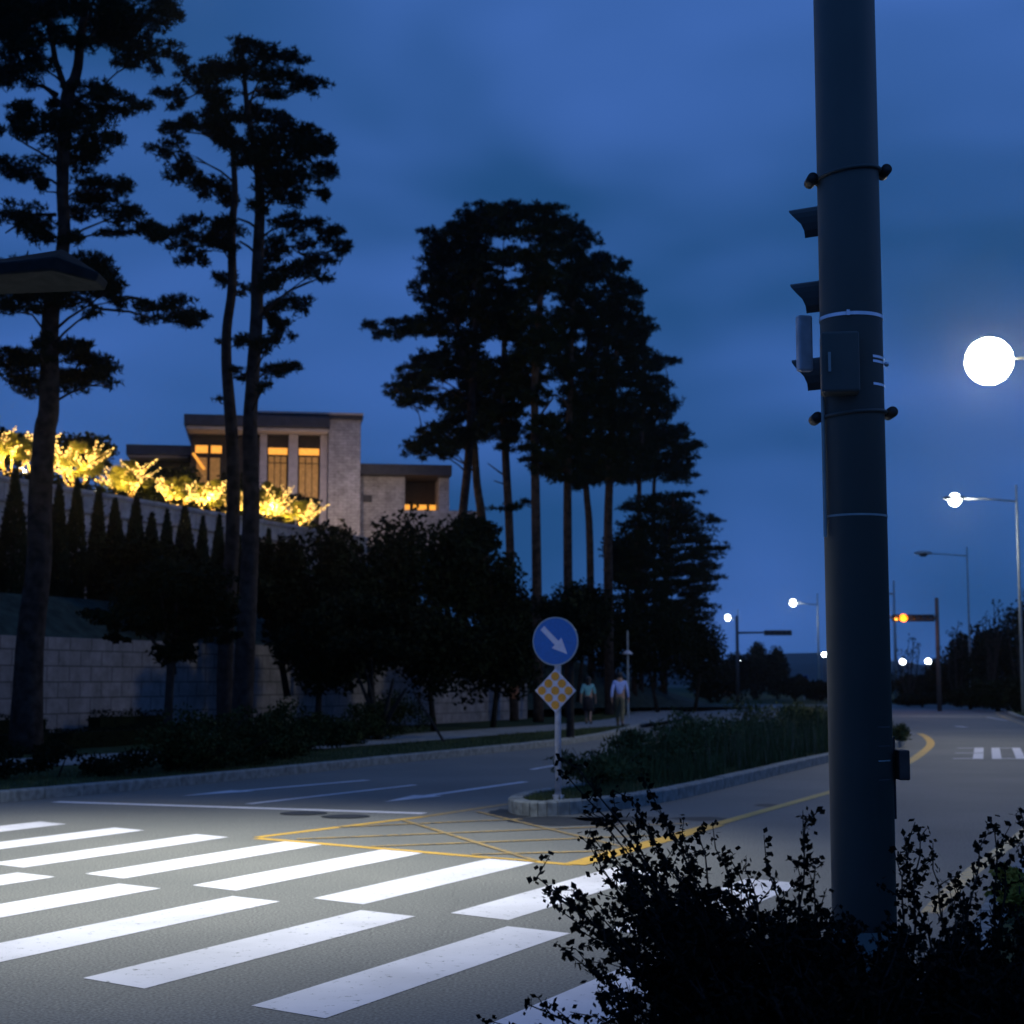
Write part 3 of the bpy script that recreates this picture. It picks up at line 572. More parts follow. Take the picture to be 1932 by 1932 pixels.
# ------------------------------------------------------------------ tall pines
def Z(l): return [(a * .4, b * .4, c * .4, d_ * .4) for a, b, c, d_ in l]
T1 = Z([(150, 60, 230, 90), (420, 40, 200, 70), (650, 60, 190, 80), (780, 30, 70, 45), (60, 160, 150, 80), (330, 200, 110, 45), (560, 190, 160, 60), (700, 240, 130, 38), (820, 268, 60, 26), (100, 260, 130, 60), (50, 370, 100, 60), (170, 340, 90, 32), (590, 305, 55, 32), (640, 130, 150, 70), (740, 330, 40, 26), (250, 100, 130, 60), (30, 40, 120, 80),
    (470, 425, 105, 50), (550, 485, 120, 42), (650, 500, 55, 16), (440, 560, 120, 40), (80, 540, 95, 50), (40, 610, 110, 50), (330, 620, 180, 55), (400, 690, 160, 50), (380, 760, 110, 45), (70, 770, 120, 45), (130, 830, 80, 40), (205, 880, 45, 28), (240, 560, 110, 25), (300, 500, 90, 50),
    (480, 880, 120, 38), (590, 885, 65, 20), (500, 960, 130, 50), (600, 1030, 100, 40), (570, 1095, 100, 20), (80, 1010, 120, 36), (130, 1080, 105, 42), (215, 1110, 60, 50), (350, 1125, 60, 30), (700, 1090, 80, 42), (400, 1000, 90, 30),
    (430, 1260, 110, 75), (480, 1350, 110, 75), (350, 1330, 140, 85), (90, 1350, 180, 85), (50, 1440, 100, 45), (200, 1410, 120, 50), (430, 1480, 55, 20), (540, 1400, 50, 60),
    (800, 1470, 150, 50), (700, 1450, 85, 30), (900, 1515, 75, 34), (930, 1500, 50, 20),
    (300, 1650, 110, 55), (90, 1730, 170, 65), (350, 1740, 150, 65), (450, 1785, 85, 38), (130, 1835, 90, 35), (530, 1815, 45, 12), (190, 1630, 40, 50), (90, 1670, 80, 30), (400, 1680, 40, 30), (280, 1790, 150, 50)])
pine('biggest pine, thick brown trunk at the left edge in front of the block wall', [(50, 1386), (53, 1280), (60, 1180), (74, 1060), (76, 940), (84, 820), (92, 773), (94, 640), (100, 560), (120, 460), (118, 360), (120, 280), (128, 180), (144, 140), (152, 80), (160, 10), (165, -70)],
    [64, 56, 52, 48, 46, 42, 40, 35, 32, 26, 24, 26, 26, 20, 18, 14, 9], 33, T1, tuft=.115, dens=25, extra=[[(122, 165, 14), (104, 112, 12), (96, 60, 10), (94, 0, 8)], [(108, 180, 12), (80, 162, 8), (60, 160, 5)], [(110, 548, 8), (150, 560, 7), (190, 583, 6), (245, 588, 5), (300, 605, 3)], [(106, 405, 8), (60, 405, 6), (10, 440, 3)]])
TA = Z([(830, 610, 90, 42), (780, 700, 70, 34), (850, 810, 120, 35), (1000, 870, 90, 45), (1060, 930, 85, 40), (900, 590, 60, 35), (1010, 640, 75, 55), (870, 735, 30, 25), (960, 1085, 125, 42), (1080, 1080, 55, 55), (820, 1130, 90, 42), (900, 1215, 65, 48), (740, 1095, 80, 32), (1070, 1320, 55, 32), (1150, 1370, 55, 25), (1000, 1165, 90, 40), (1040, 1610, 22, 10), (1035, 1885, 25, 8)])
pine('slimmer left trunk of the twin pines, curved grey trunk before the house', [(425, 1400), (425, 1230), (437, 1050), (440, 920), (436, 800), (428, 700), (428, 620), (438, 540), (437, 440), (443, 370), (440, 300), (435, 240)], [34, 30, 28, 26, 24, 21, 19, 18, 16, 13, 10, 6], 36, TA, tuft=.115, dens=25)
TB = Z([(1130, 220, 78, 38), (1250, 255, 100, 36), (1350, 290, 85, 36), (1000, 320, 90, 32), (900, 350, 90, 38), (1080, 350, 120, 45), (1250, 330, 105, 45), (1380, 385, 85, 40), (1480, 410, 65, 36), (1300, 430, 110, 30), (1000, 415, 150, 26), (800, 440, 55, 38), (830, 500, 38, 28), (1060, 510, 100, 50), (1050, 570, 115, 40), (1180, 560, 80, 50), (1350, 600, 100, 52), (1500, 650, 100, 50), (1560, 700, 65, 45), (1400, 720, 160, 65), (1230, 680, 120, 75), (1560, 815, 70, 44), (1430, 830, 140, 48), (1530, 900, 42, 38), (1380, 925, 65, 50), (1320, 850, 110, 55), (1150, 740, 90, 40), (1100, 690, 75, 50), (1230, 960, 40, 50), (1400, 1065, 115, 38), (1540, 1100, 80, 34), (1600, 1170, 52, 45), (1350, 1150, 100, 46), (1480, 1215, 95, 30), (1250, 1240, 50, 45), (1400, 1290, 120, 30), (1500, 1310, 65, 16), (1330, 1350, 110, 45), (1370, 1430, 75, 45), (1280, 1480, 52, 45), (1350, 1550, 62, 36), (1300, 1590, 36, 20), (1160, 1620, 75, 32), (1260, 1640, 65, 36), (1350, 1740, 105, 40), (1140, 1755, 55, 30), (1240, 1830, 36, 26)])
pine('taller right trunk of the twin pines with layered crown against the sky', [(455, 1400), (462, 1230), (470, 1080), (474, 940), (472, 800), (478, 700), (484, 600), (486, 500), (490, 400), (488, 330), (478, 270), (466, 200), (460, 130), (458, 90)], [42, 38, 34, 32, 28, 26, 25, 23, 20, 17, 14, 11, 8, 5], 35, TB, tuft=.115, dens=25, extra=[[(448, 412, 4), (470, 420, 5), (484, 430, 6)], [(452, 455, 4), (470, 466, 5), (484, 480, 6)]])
# grove on the right
poly = [(560, 180), (640, 145), (740, 150), (800, 170), (850, 135), (970, 130), (1050, 170), (1100, 215), (1160, 235), (1130, 260), (1180, 300), (1240, 360), (1275, 375), (1280, 405), (1330, 415), (1380, 450), (1350, 480), (1380, 530), (1455, 550), (1410, 590), (1415, 640), (1480, 700), (1490, 750), (1480, 810), (1400, 830), (1590, 880), (1590, 900), (1500, 930), (1560, 1000), (1585, 1060), (1580, 1130), (1540, 1180), (1640, 1230), (1710, 1300), (1700, 1360), (1650, 1380), (1720, 1440), (1640, 1470), (1740, 1520), (1600, 1480), (1450, 1460), (1300, 1490), (1150, 1510), (1000, 1460), (900, 1430), (830, 1370), (900, 1330), (800, 1330), (700, 1290), (580, 1330), (420, 1370), (300, 1370), (270, 1310), (350, 1280), (300, 1250), (370, 1220), (440, 1180), (520, 1150), (420, 1110), (260, 1150), (250, 1110), (200, 1070), (200, 1030), (260, 1000), (260, 930), (310, 880), (400, 850), (520, 850), (420, 820), (400, 770), (260, 790), (160, 800), (140, 765), (80, 765), (110, 710), (170, 700), (200, 735), (260, 690), (380, 690), (380, 640), (350, 600), (310, 540), (370, 500), (380, 460), (350, 420), (370, 330), (360, 280), (410, 260), (500, 260)]
holes = [(850, 345, 62, 26), (740, 340, 36, 18), (800, 490, 45, 36), (985, 625, 40, 45), (500, 1020, 55, 30), (1010, 1020, 45, 40), (1000, 1110, 50, 40), (710, 835, 55, 45), (560, 735, 60, 18), (975, 435, 22, 16), (880, 1180, 14, 55), (1190, 560, 40, 12), (1130, 820, 40, 14), (890, 920, 30, 14), (1300, 1040, 50, 14), (1400, 1120, 50, 12), (500, 800, 50, 12), (850, 1270, 20, 14)]
def inside(x, y, P):
    c = False; n = len(P)
    for i in range(n):
        (x1, y1), (x2, y2) = P[i], P[(i + 1) % n]
        if (y1 > y) != (y2 > y) and x < (x2 - x1) * (y - y1) / (y2 - y1) + x1: c = not c
    return c
def fill(P, holes, step, ru, rv):
    res = []; xs = [p[0] for p in P]; ys = [p[1] for p in P]; y = min(ys) + rv * .4
    while y < max(ys):
        x = min(xs) + random.uniform(0, step)
        while x < max(xs):
            yy = y + random.uniform(-.35, .35) * step * .6; a = ru * random.uniform(.75, 1.35); b = rv * random.uniform(.75, 1.3)
            for k in range(3):
                if all(inside(x + dx * a, yy + dy * b, P) for dx, dy in ((-.8, 0), (.8, 0), (0, -.8), (0, .7))) and not any(((x - hx1) / (hr + a * .55)) ** 2 + ((yy - hy1) / (hv + b * .55)) ** 2 < 1 for hx1, hy1, hr, hv in holes):
                    res.append((x, yy, a, b)); break
                a *= .68; b *= .72
            x += step * random.uniform(.8, 1.2)
        y += step * .55
    return res
pads = [p for p in fill(poly, holes, 60, 66, 27) if random.random() > .03]
PADK = 1.32
pads += [(130, 725, 45, 20), (200, 755, 50, 14), (310, 710, 60, 22), (330, 755, 50, 14), (1520, 890, 60, 12), (800, 1590, 100, 18), (860, 1570, 50, 14), (1420, 565, 30, 10), (1700, 1515, 30, 8)]
def U3(x, y): return (644 + .4 * x, 322 + .4 * y)
tr = [  # x top, trunk polyline (zoom units), widths px, distance, cap y, label
    ([(560, 2560), (565, 1760), (600, 1350), (622, 950), (640, 600), (650, 300)], [18, 17, 16, 14, 9, 4], 62, 'left leaning pine of the grove, first of the pair forming a V'),
    ([(690, 2560), (672, 1760), (640, 1480), (628, 1300), (600, 1000), (540, 700), (470, 420)], [18, 17, 15, 13, 10, 7, 4], 64, 'second pine of the V shaped pair at the left of the grove'),
    ([(815, 2560), (795, 1750), (775, 1350), (765, 1000), (770, 700), (760, 420)], [17, 16, 15, 12, 8, 4], 60, 'pine with two broken side twigs and a cloth wrapped foot'),
    ([(930, 2560), (920, 1780), (912, 1100), (930, 700), (960, 400), (930, 200)], [20, 18, 15, 12, 8, 4], 58, 'tallest straight pine in the middle of the grove'),
    ([(1075, 2560), (1068, 1800), (1068, 1400), (1080, 1000), (1090, 600), (1080, 300)], [18, 17, 15, 12, 8, 4], 66, 'straight pine right of the tallest one in the grove'),
    ([(1180, 2560), (1172, 1750), (1155, 1500), (1140, 1150), (1170, 800), (1200, 480)], [14, 14, 12, 10, 7, 4], 74, 'slim slightly leaning pine behind the right half of the grove'),
    ([(1265, 2560), (1258, 1760), (1265, 1450), (1280, 1100), (1300, 800), (1300, 520)], [18, 17, 15, 12, 8, 4], 70, 'thick pine at the right of the grove'),
    ([(1415, 2560), (1410, 1850), (1405, 1480), (1420, 1200), (1430, 900), (1420, 640)], [10, 10, 9, 8, 6, 3], 80, 'thin pine near the right rim of the grove'),
    ([(1480, 2560), (1475, 1850), (1475, 1480), (1500, 1300), (1540, 1150), (1540, 980)], [8, 8, 7, 6, 5, 3], 88, 'thinnest rightmost pine of the upper grove')]
assign = [[] for _ in tr]
for (x, y, a, b) in pads:
    best, bi = 1e9, 0
    for i, t in enumerate(tr):
        pl = t[0]; ty = pl[-1][1]
        xx = pl[-1][0]
        for (x1, y1), (x2, y2) in zip(pl[:-1], pl[1:]):
            if y2 <= y <= y1: xx = x1 + (x2 - x1) * (y - y1) / (y2 - y1)
        sc = abs(x - xx) + max(0, ty - 60 - y) * 2 + random.uniform(0, 90)
        if sc < best: best, bi = sc, i
    assign[bi].append((*U3(x, y), a * .4, b * .4))
for t, pd in zip(tr, assign):
    pine(t[3], [U3(*p) for p in t[0]], t[1], t[2], pd, tuft=.17 + (t[2] - 60) * .003, dens=19, depth=.8, wrap=(1318, 1262) if 'wrapped' in t[3] else None, group='pines of the grove',
         extra=[[(*U3(772, 1440), 4), (*U3(730, 1410), 3), (*U3(690, 1380), 2)], [(*U3(772, 1480), 3), (*U3(720, 1462), 2)]] if 'broken' in t[3] else ([[(*U3(915, 1200), 6), (*U3(955, 1130), 5), (*U3(1000, 1070), 4)], [(*U3(1075, 1130), 5), (*U3(1050, 1080), 4), (*U3(1000, 1055), 3)]] if 'tallest' in t[3] else None))
low = [(1560, 1500), (1640, 1520), (1680, 1590), (1770, 1650), (1750, 1720), (1850, 1780), (1800, 1830), (1740, 1830), (1820, 1880), (1800, 1932), (1780, 2000), (1700, 1980), (1790, 2050), (1700, 2250), (1300, 2250), (1290, 1900), (1290, 1600), (1400, 1530)]
pl2 = fill(low, [(1340, 1640, 30, 12), (1300, 1840, 25, 25)], 56, 78, 15)
pine('low dense pine closing the right end of the grove', [U3(1520, 2560), U3(1530, 2000), U3(1550, 1700), U3(1570, 1540)], [14, 12, 8, 3], 84, [(*U3(x, y), a * .4, b * .4) for x, y, a, b in pl2 if x > 1480], tuft=.2, dens=18, group='pines of the grove')
pine('low dense pine under the thick right pine of the grove', [U3(1380, 2560), U3(1390, 2000), U3(1395, 1650)], [12, 9, 3], 78, [(*U3(x, y), a * .4, b * .4) for x, y, a, b in pl2 if x <= 1480], tuft=.2, dens=18, group='pines of the grove')
# ------------------------------------------------------------------ dark broadleaf trees and shrubs on the slope
blt = [(545, 1120, 75, 110, 44, 'dark leafy tree right of the twin pine trunks'), (640, 1090, 95, 100, 47, 'broad dark tree below the stone pier of the house'), (745, 1075, 90, 115, 50, 'dark tree under the right wing of the house'), (850, 1080, 80, 95, 52, 'dark tree at the foot of the V shaped pines'), (930, 1130, 70, 90, 54, 'dark round tree between two grove trunks'),
       (600, 1230, 90, 90, 42, 'low dark tree in front of the shaded wall'), (700, 1200, 100, 90, 44, 'low spreading tree with forked stems by the pale wall gap'), (820, 1230, 100, 100, 48, 'dark tree behind the blue arrow sign on its left'), (930, 1240, 90, 90, 52, 'dark tree directly left of the arrow sign'), (1010, 1190, 60, 80, 62, 'dark tree hidden behind the arrow sign disc'),
       (1090, 1180, 70, 90, 68, 'dark tree among the middle trunks of the grove'), (1160, 1200, 70, 90, 72, 'dark tree above the two walking people'), (1240, 1210, 70, 90, 76, 'dark tree at the lower right of the grove'), (1310, 1220, 60, 80, 82, 'dark tree at the right foot of the grove'), (470, 1090, 60, 80, 43, 'dark tree filling the gap behind the twin pines'), (330, 1110, 80, 75, 42, 'dark tree before the conical evergreens'),
       (250, 1085, 70, 70, 43.5, 'dark low tree left of the street tree on the bank'), (890, 1010, 60, 40, 56, 'dark bush top at the foot of the porch'), (1180, 1060, 50, 60, 90, 'far dark tree between the right grove trunks')]
for (u, v, ru, rv, d, lb) in blt:
    c = At(u, v, d); s = FPX / d; gz = .1
    b = Vector((c.x, c.y, max(.1, c.z - rv / s - 1.2))); top = c.z + rv / s
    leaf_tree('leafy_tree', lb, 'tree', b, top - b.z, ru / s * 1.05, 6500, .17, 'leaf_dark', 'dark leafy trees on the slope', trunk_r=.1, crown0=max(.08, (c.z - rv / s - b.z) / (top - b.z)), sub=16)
# street tree on the verge, thin trunk
b = G(316, 1446, .14); s = FPX / b.y
st_ = thing('street_tree', 'small street tree with thin grey trunk before the block wall', 'tree', b)
t = MB(); pts = [b, At(318, 1330, b.y), At(322, 1260, b.y), At(330, 1190, b.y), At(335, 1120, b.y)]; t.tube(pts, [.09, .075, .07, .05, .02], 8)
for (u, v) in ((250, 1170), (380, 1180), (420, 1130), (230, 1140), (300, 1100), (360, 1080)): e = At(u, v, b.y + random.uniform(-.6, .6)); t.tube([pts[2], pts[2].lerp(e, .5) + Vector((0, 0, .1)), e], [.04, .03, .01], 5, False)
t.build('trunk', 'bark_grey', st_, smooth=True)
P = []
for (u, v, ru, rv) in ((330, 1170, 80, 60), (250, 1170, 60, 30), (400, 1160, 55, 50), (330, 1230, 55, 25), (190, 1165, 60, 18), (300, 1110, 90, 50), (220, 1205, 30, 10), (370, 1110, 80, 50), (420, 1200, 40, 20)):
    P.append(blob(At(u, v, b.y + random.uniform(-.5, .5)), (ru / s, ru / s * .8, rv / s), int(ru * rv * .42), 9))
V, F = quad_leaves(np.concatenate(P), .11); raw('crown', V, F, 'leaf_dark', st_)
# sapling behind the sign + stake
b = G(1076, 1392, .14); st2 = thing('street_tree', 'thin dark street tree right of the sign post by the footpath', 'tree', b); s = FPX / b.y
t = MB().tube([b, At(1076, 1290, b.y), At(1080, 1200, b.y)], [.11, .08, .03], 8)
for (u, v) in ((1040, 1180), (1110, 1170), (1090, 1140)): t.tube([At(1076, 1260, b.y), At(u, v, b.y)], [.04, .015], 5, False)
t.build('trunk', 'bark_grey', st2)
V, F = quad_leaves(np.concatenate([blob(At(1075, 1180, b.y), (1.1, 1, 1.0), 2600, 12)]), .14); raw('crown', V, F, 'leaf_dark', st2)
b = G(838, 1400, .14); tag(MB().tube([b, At(780, 1305, b.y + 1.5)], [.035, .03], 6).build('tree_stake', 'bark_grey'), 'slanting wooden tree stake on the grass strip left of the sign', 'stake')
# forked shrub stems by the pale gap
t = MB(); b = At(715, 1342, 40.5); b.z = .14
for (u, v) in ((672, 1270), (690, 1262), (742, 1280), (765, 1300), (700, 1240)): e = At(u, v, 40.5 + random.uniform(-.5, .5)); t.tube([b, b.lerp(e, .5) + Vector((random.uniform(-.15, .15), 0, 0)), e], [.09, .06, .03], 6, False)
fs = thing('forked_tree', 'dark tree with several crooked forked stems in front of the pale wall', 'tree', b); t.build('trunk', 'bark_grey', fs, smooth=True)
V, F = quad_leaves(blob(At(715, 1225, 40.5), (1.3, 1.1, .5), 2600, 10), .15); raw('crown', V, F, 'leaf_dark', fs)
# low clipped hedges
def hedge(label, pa, pb, width, z0, h, leaf=.07, dens=420, m='leaf_dark', name='hedge', group=None):
    a, b_ = Vector(pa), Vector(pb); ln = (b_ - a).length; t = (b_ - a).normalized(); n = Vector((-t.y, t.x))
    root = thing(name, label, 'hedge' if name == 'hedge' else 'shrub', (*a, z0), 0, group)
    k = int(dens * ln); x = rng.uniform(0, ln, k); y = rng.uniform(-.5, .5, k) * width; z = rng.uniform(0, 1, k) ** .6 * h
    edge = 1 + .06 * np.sin(x * 5) + .04 * np.sin(x * 13 + 1)
    P = np.stack([a.x + t.x * x + n.x * y, a.y + t.y * x + n.y * y, z0 + z * edge], 1); V, F = quad_leaves(P, leaf); raw('foliage', V, F, m, root)
    c = MB(); mid = (a + b_) / 2; c.box((mid.x, mid.y, z0 + h * .42), (ln * .97, width * .7, h * .8), math.atan2(t.y, t.x)); c.build('inner_branches', 'leaf_dark', root)
    return root
pw = lambda u, q: (lambda k, p0: W0 + NQ * q + E * ((k * p0.y - p0.x) / (E.x - k * E.y)))((u - CX) / FPX, W0 + NQ * q)
hedge('long low hedge behind the footpath at the left, below the block wall', pw(-60, -1.7), pw(345, -1.7), .6, .14, .42)
hedge('low dark clipped hedge block against the wall at the left edge', pw(-40, -.6), pw(84, -.6), .5, .14, .75)
hedge('low dark clipped hedge block against the wall right of the big pine', pw(182, -.6), pw(312, -.6), .5, .14, .75)
# shrub row on the strip between kerb and footpath
lb = ['low shrub at the near end of the verge row', 'rounded verge shrub, second in the row behind the kerb', 'rounded verge shrub, third in the row behind the kerb', 'rounded verge shrub, fourth in the row behind the kerb', 'rounded verge shrub, fifth in the row behind the kerb', 'rounded verge shrub, sixth in the row behind the kerb', 'rounded verge shrub, seventh in the row behind the kerb', 'last rounded verge shrub before the grass strip begins']
for i in range(8):
    u = 365 + i * 53; vb = 1462 - i * 9.5; c = G(u, vb - 8, .14); hh = (.95 + .1 * math.sin(i * 2.1)); r = .75
    root = thing('verge_shrub', lb[i], 'shrub', c, 0, 'shrubs on the verge')
    P = np.concatenate([blob((c.x, c.y, .14 + hh * .5), (r * 1.1, r * 1.2, hh * .62), 2600, 14), blob((c.x + .3, c.y + .5, .14 + hh * .4), (r, r, hh * .55), 1200, 9)]); P[:, 2] = np.maximum(P[:, 2], .15)
    V, F = quad_leaves(P, .075); raw('foliage', V, F, 'leaf_shrub', root)
    t = MB()
    for k in range(6): e = P[random.randrange(len(P))]; t.tube([(c.x, c.y, .13), tuple(e)], [.02, .008], 4, False)
    t.build('stem', 'bark_grey', root)
lb = ['low ragged shrub on the near verge at the left edge', 'low ragged verge shrub below the big pine', 'low ragged verge shrub left of the street tree foot', 'low ragged verge shrub at the foot of the street tree']
for i, (u, v) in enumerate(((10, 1470), (110, 1465), (215, 1463), (345, 1455))):
    c = G(u, v, .14); root = thing('verge_shrub', lb[i], 'shrub', c, 0, 'ragged shrubs near the kerb')
    P = blob((c.x, c.y, .38), (.75, .5, .32), 1500, 9); P[:, 2] = np.maximum(P[:, 2], .15); V, F = quad_leaves(P, .07); raw('foliage', V, F, 'leaf_dark', root)
    MB().tube([(c.x, c.y, .13), (c.x + .1, c.y, .4)], [.02, .01], 5).build('stem', 'bark_grey', root)
# ------------------------------------------------------------------ grass and weeds as ground cover
def blades(name, pts, hmin, hmax, wd, m, lean=.3):
    P = np.array(pts); n = len(P); h = rng.uniform(hmin, hmax, (n, 1)) * (.72 + .28 * np.sin(P[:, :1] * 2.3 + np.sin(P[:, 1:2] * 1.1) * 2) * np.cos(P[:, 1:2] * .9)); a = rng.uniform(0, 2 * math.pi, n); d = np.stack([np.cos(a), np.sin(a), np.zeros(n)], 1); b = rng.uniform(0, 2 * math.pi, n); l = np.stack([np.cos(b), np.sin(b), np.zeros(n)], 1)
    top = P + l * h * lean * rng.uniform(0, 1, (n, 1)); top[:, 2] += h[:, 0]; V = np.stack([P - d * wd / 2, P + d * wd / 2, top], 1).reshape(-1, 3)
    o = raw(name, V, np.arange(len(V)).reshape(-1, 3), m); o['kind'] = 'stuff'; o['label'] = name.replace('_', ' '); return o
ILp = [(p.x, p.y) for p in IL]
def island_pts(n, y0, y1, z, marg=.28):
    res = []
    while len(res) < n:
        y = random.uniform(y0, y1); xs = [p[0] for p in ILp if abs(p[1] - y) < 2.5]; x = random.uniform(min(xs), max(xs))
        if inside(x, y, ILp) and inside(x + marg, y, ILp) and inside(x - marg, y, ILp): res.append((x, y, z))
    return res
g1 = blades('short_island_grass', island_pts(16000, 19.8, 60, .15, .2), .05, .16, .012, 'weed'); 
pts = island_pts(11000, 23.0, 62, .15, .22)
pts = [p for p in pts if math.sin(p[0] * 3.1) + math.sin(p[1] * 1.7 + p[0]) + random.uniform(-1, 1.2) > -.6]
g2 = blades('tall_island_weeds', pts, .35, 1.0, .022, 'weed', .35)
g3 = blades('dry_island_stalks', [p for p in island_pts(1500, 25, 60, .15)], .5, 1.15, .018, 'weed_dry', .25)
strip = []
for i in range(len(KL) - 1):
    if KL[i].y < 20 or KL[i].y > 80: continue
    t = (KL[i + 1] - KL[i]); n = Vector((-t.y, t.x)).normalized()
    for k in range(int(t.length * 260)): p = KL[i] + t * random.random() + n * random.uniform(.22, 2.6); strip.append((p.x, p.y, .135))
def near_path(p): return any((Vector(p[:2]) - q).length < 1.35 for q in PL)
strip = [p for p in strip if not near_path(p)]
g4 = blades('verge_grass', strip, .04, .13, .014, 'weed')
rs = []
for i in range(len(KR) - 1):
    if KR[i].y < 9: continue
    t = (KR[i + 1] - KR[i]); n = Vector((t.y, -t.x)).normalized()
    for k in range(int(t.length * 120)): p = KR[i] + t * random.random() + n * random.uniform(.25, 2.0); rs.append((p.x, p.y, .135))
blades('right_verge_grass', rs, .04, .14, .014, 'weed')
# weedy shrubs on island (countable clumps)
isl = [(1130, 1478, .8, .62, 'leafy weed clump at the near end of the island beside the sign'), (1180, 1466, .8, .8, 'taller weed clump, second from the sign on the island'), (1240, 1460, .9, .9, 'wide weed clump in the middle of the island front'), (1310, 1448, .9, 1.0, 'high weed clump before the pole on the island'), (1380, 1432, .9, .95, 'weed clump midway between sign and grey pole'), (1450, 1418, 1.0, 1.0, 'dark weed clump left of the grey pole'), (1520, 1405, 1.0, 1.1, 'dark weed clump partly hidden by the grey pole'), (1600, 1390, 1.0, 1.1, 'weed clump behind the grey pole'), (1290, 1420, 1.1, 1.1, 'rear weed clump on the far side of the island'), (1400, 1402, 1.1, 1.1, 'rear weed clump deeper along the island'), (1500, 1385, 1.2, 1.1, 'farthest weed clump along the island left of the pole'), (1697, 1398, .5, .55, 'small green plant at the island corner right of the grey pole')]
for u, v, r, h, l in isl:
    h *= .82; c = G(u, v, .15); root = thing('weed_clump', l, 'plant', c, 0, 'weed clumps on the island')
    P = blob((c.x, c.y, .15 + h * .45), (r * .8, r, h * .6), 850, 14); P[:, 2] = np.maximum(P[:, 2], .16); V, F = tri_tufts(P, .10, 3, .8, .35); raw('foliage', V, F, 'weed', root)
    t = MB()
    for k in range(14): e = P[random.randrange(len(P))]; t.tube([(c.x + random.uniform(-.2, .2), c.y, .14), (e[0], e[1], min(e[2] + .15, 1.25))], [.006, .004], 4, False)
    t.build('stem', 'weed_dry', root)
# ------------------------------------------------------------------ arrow sign on the island
sp = G(1053, 1509, .15); d = sp.y
sg = thing('traffic_sign', 'blue round sign with white diagonal arrow above an amber dotted diamond on white post', 'traffic sign', sp)
zc, zd = At(966, 1210, d).z, At(966, 1303, d).z; ztop = At(966, 1166, d).z
MB().tube([sp + Vector((0, 0, -.05)), Vector((sp.x, sp.y, ztop))], .038, 14).build('post', 'sign_pole', sg, smooth=True)
MB().tube([sp, sp + Vector((0, 0, .06))], .07, 12).build('base_collar', 'sign_pole', sg)
yaw = R_(-22); Rm = Matrix.Rotation(yaw, 4, 'Z')
def face(mb_pts, z, off, th, nm, m):
    "polygon given in the sign plane (x right, y up) standing upright and facing the camera side"
    b = MB(); k = len(mb_pts)
    for o_ in (off, off + th):
        for x, y in mb_pts:
            p = Rm @ Vector((x, -o_, y)); b.v.append((sp.x - .01 + p.x, sp.y + p.y, z + p.z))
    b.f.append(tuple(range(k, 2 * k))); b.f.append(tuple(reversed(range(k))))
    for i in range(k): j = (i + 1) % k; b.f.append((i, j, k + j, k + i))
    return b.build(nm, m, sg)
circ = lambda r, n=48, cx=0, cy=0: [(cx + r * math.cos(2 * math.pi * i / n), cy + r * math.sin(2 * math.pi * i / n)) for i in range(n)]
face(circ(.30), zc, .045, .012, 'disc_rim', 'sign_rim'); face(circ(.285), zc, .058, .004, 'blue_disc', 'sign_blue')
a = R_(-45); ar = [(-.235, -.034), (.03, -.034), (.03, -.09), (.225, 0), (.03, .09), (.03, .034), (-.235, .034)]
face([(x * math.cos(a) - y * math.sin(a) - .0, x * math.sin(a) + y * math.cos(a)) for x, y in ar], zc, .063, .004, 'arrow', 'sign_white')
face([(.268, 0), (0, .268), (-.268, 0), (0, -.268)], zd, .045, .012, 'diamond_plate', 'sign_white')
for i in range(3):
    for j in range(3):
        x, y = (i - 1) * .088 * 1.0 - (j - 1) * .088, (i - 1) * .088 + (j - 1) * .088
        face(circ(.053, 20, x, y), zd, .058, .01, 'reflector', 'amber')
# ------------------------------------------------------------------ the big near pole with its signal
PD = 7.5; px_ = (1629 - CX) / FPX * PD * (math.cos(PITCH)); px_ = At(1630, 1700, PD).x
pb = Vector((px_, PD, .13)); pole = thing('signal_pole', 'thick dark grey pole in the foreground carrying a three lamp signal seen from behind', 'signal pole', pb)
PR = .1455
MB().tube([pb, Vector((px_, PD, 7.2))], PR, 48).build('shaft', 'pole_dark', pole, smooth=True)
MB().tube([pb, pb + Vector((0, 0, .35))], [.2, .17], 32).build('base_sleeve', 'pole_dark', pole, smooth=True)
MB().box(pb + Vector((0, 0, .02)), (.5, .5, .04)).build('base_plate', 'pole_dark', pole)
def zz(v, d=PD): return At(966, v, d).z
def ring(v, hh, r, m, nm='steel_band', d=PD - PR): z = zz(v, d); return MB().tube([(px_, PD, z - hh / 2), (px_, PD, z + hh / 2)], r, 48, True).build(nm, m, pole, smooth=False)
bd = ring(590, .016, PR + .004, 'band'); MB().box((px_ - .045, PD - PR - .006, zz(590, PD - PR)), (.014, .01, .026)).build('buckle', 'band', bd)
ring(970, .010, PR + .003, 'galv'); 
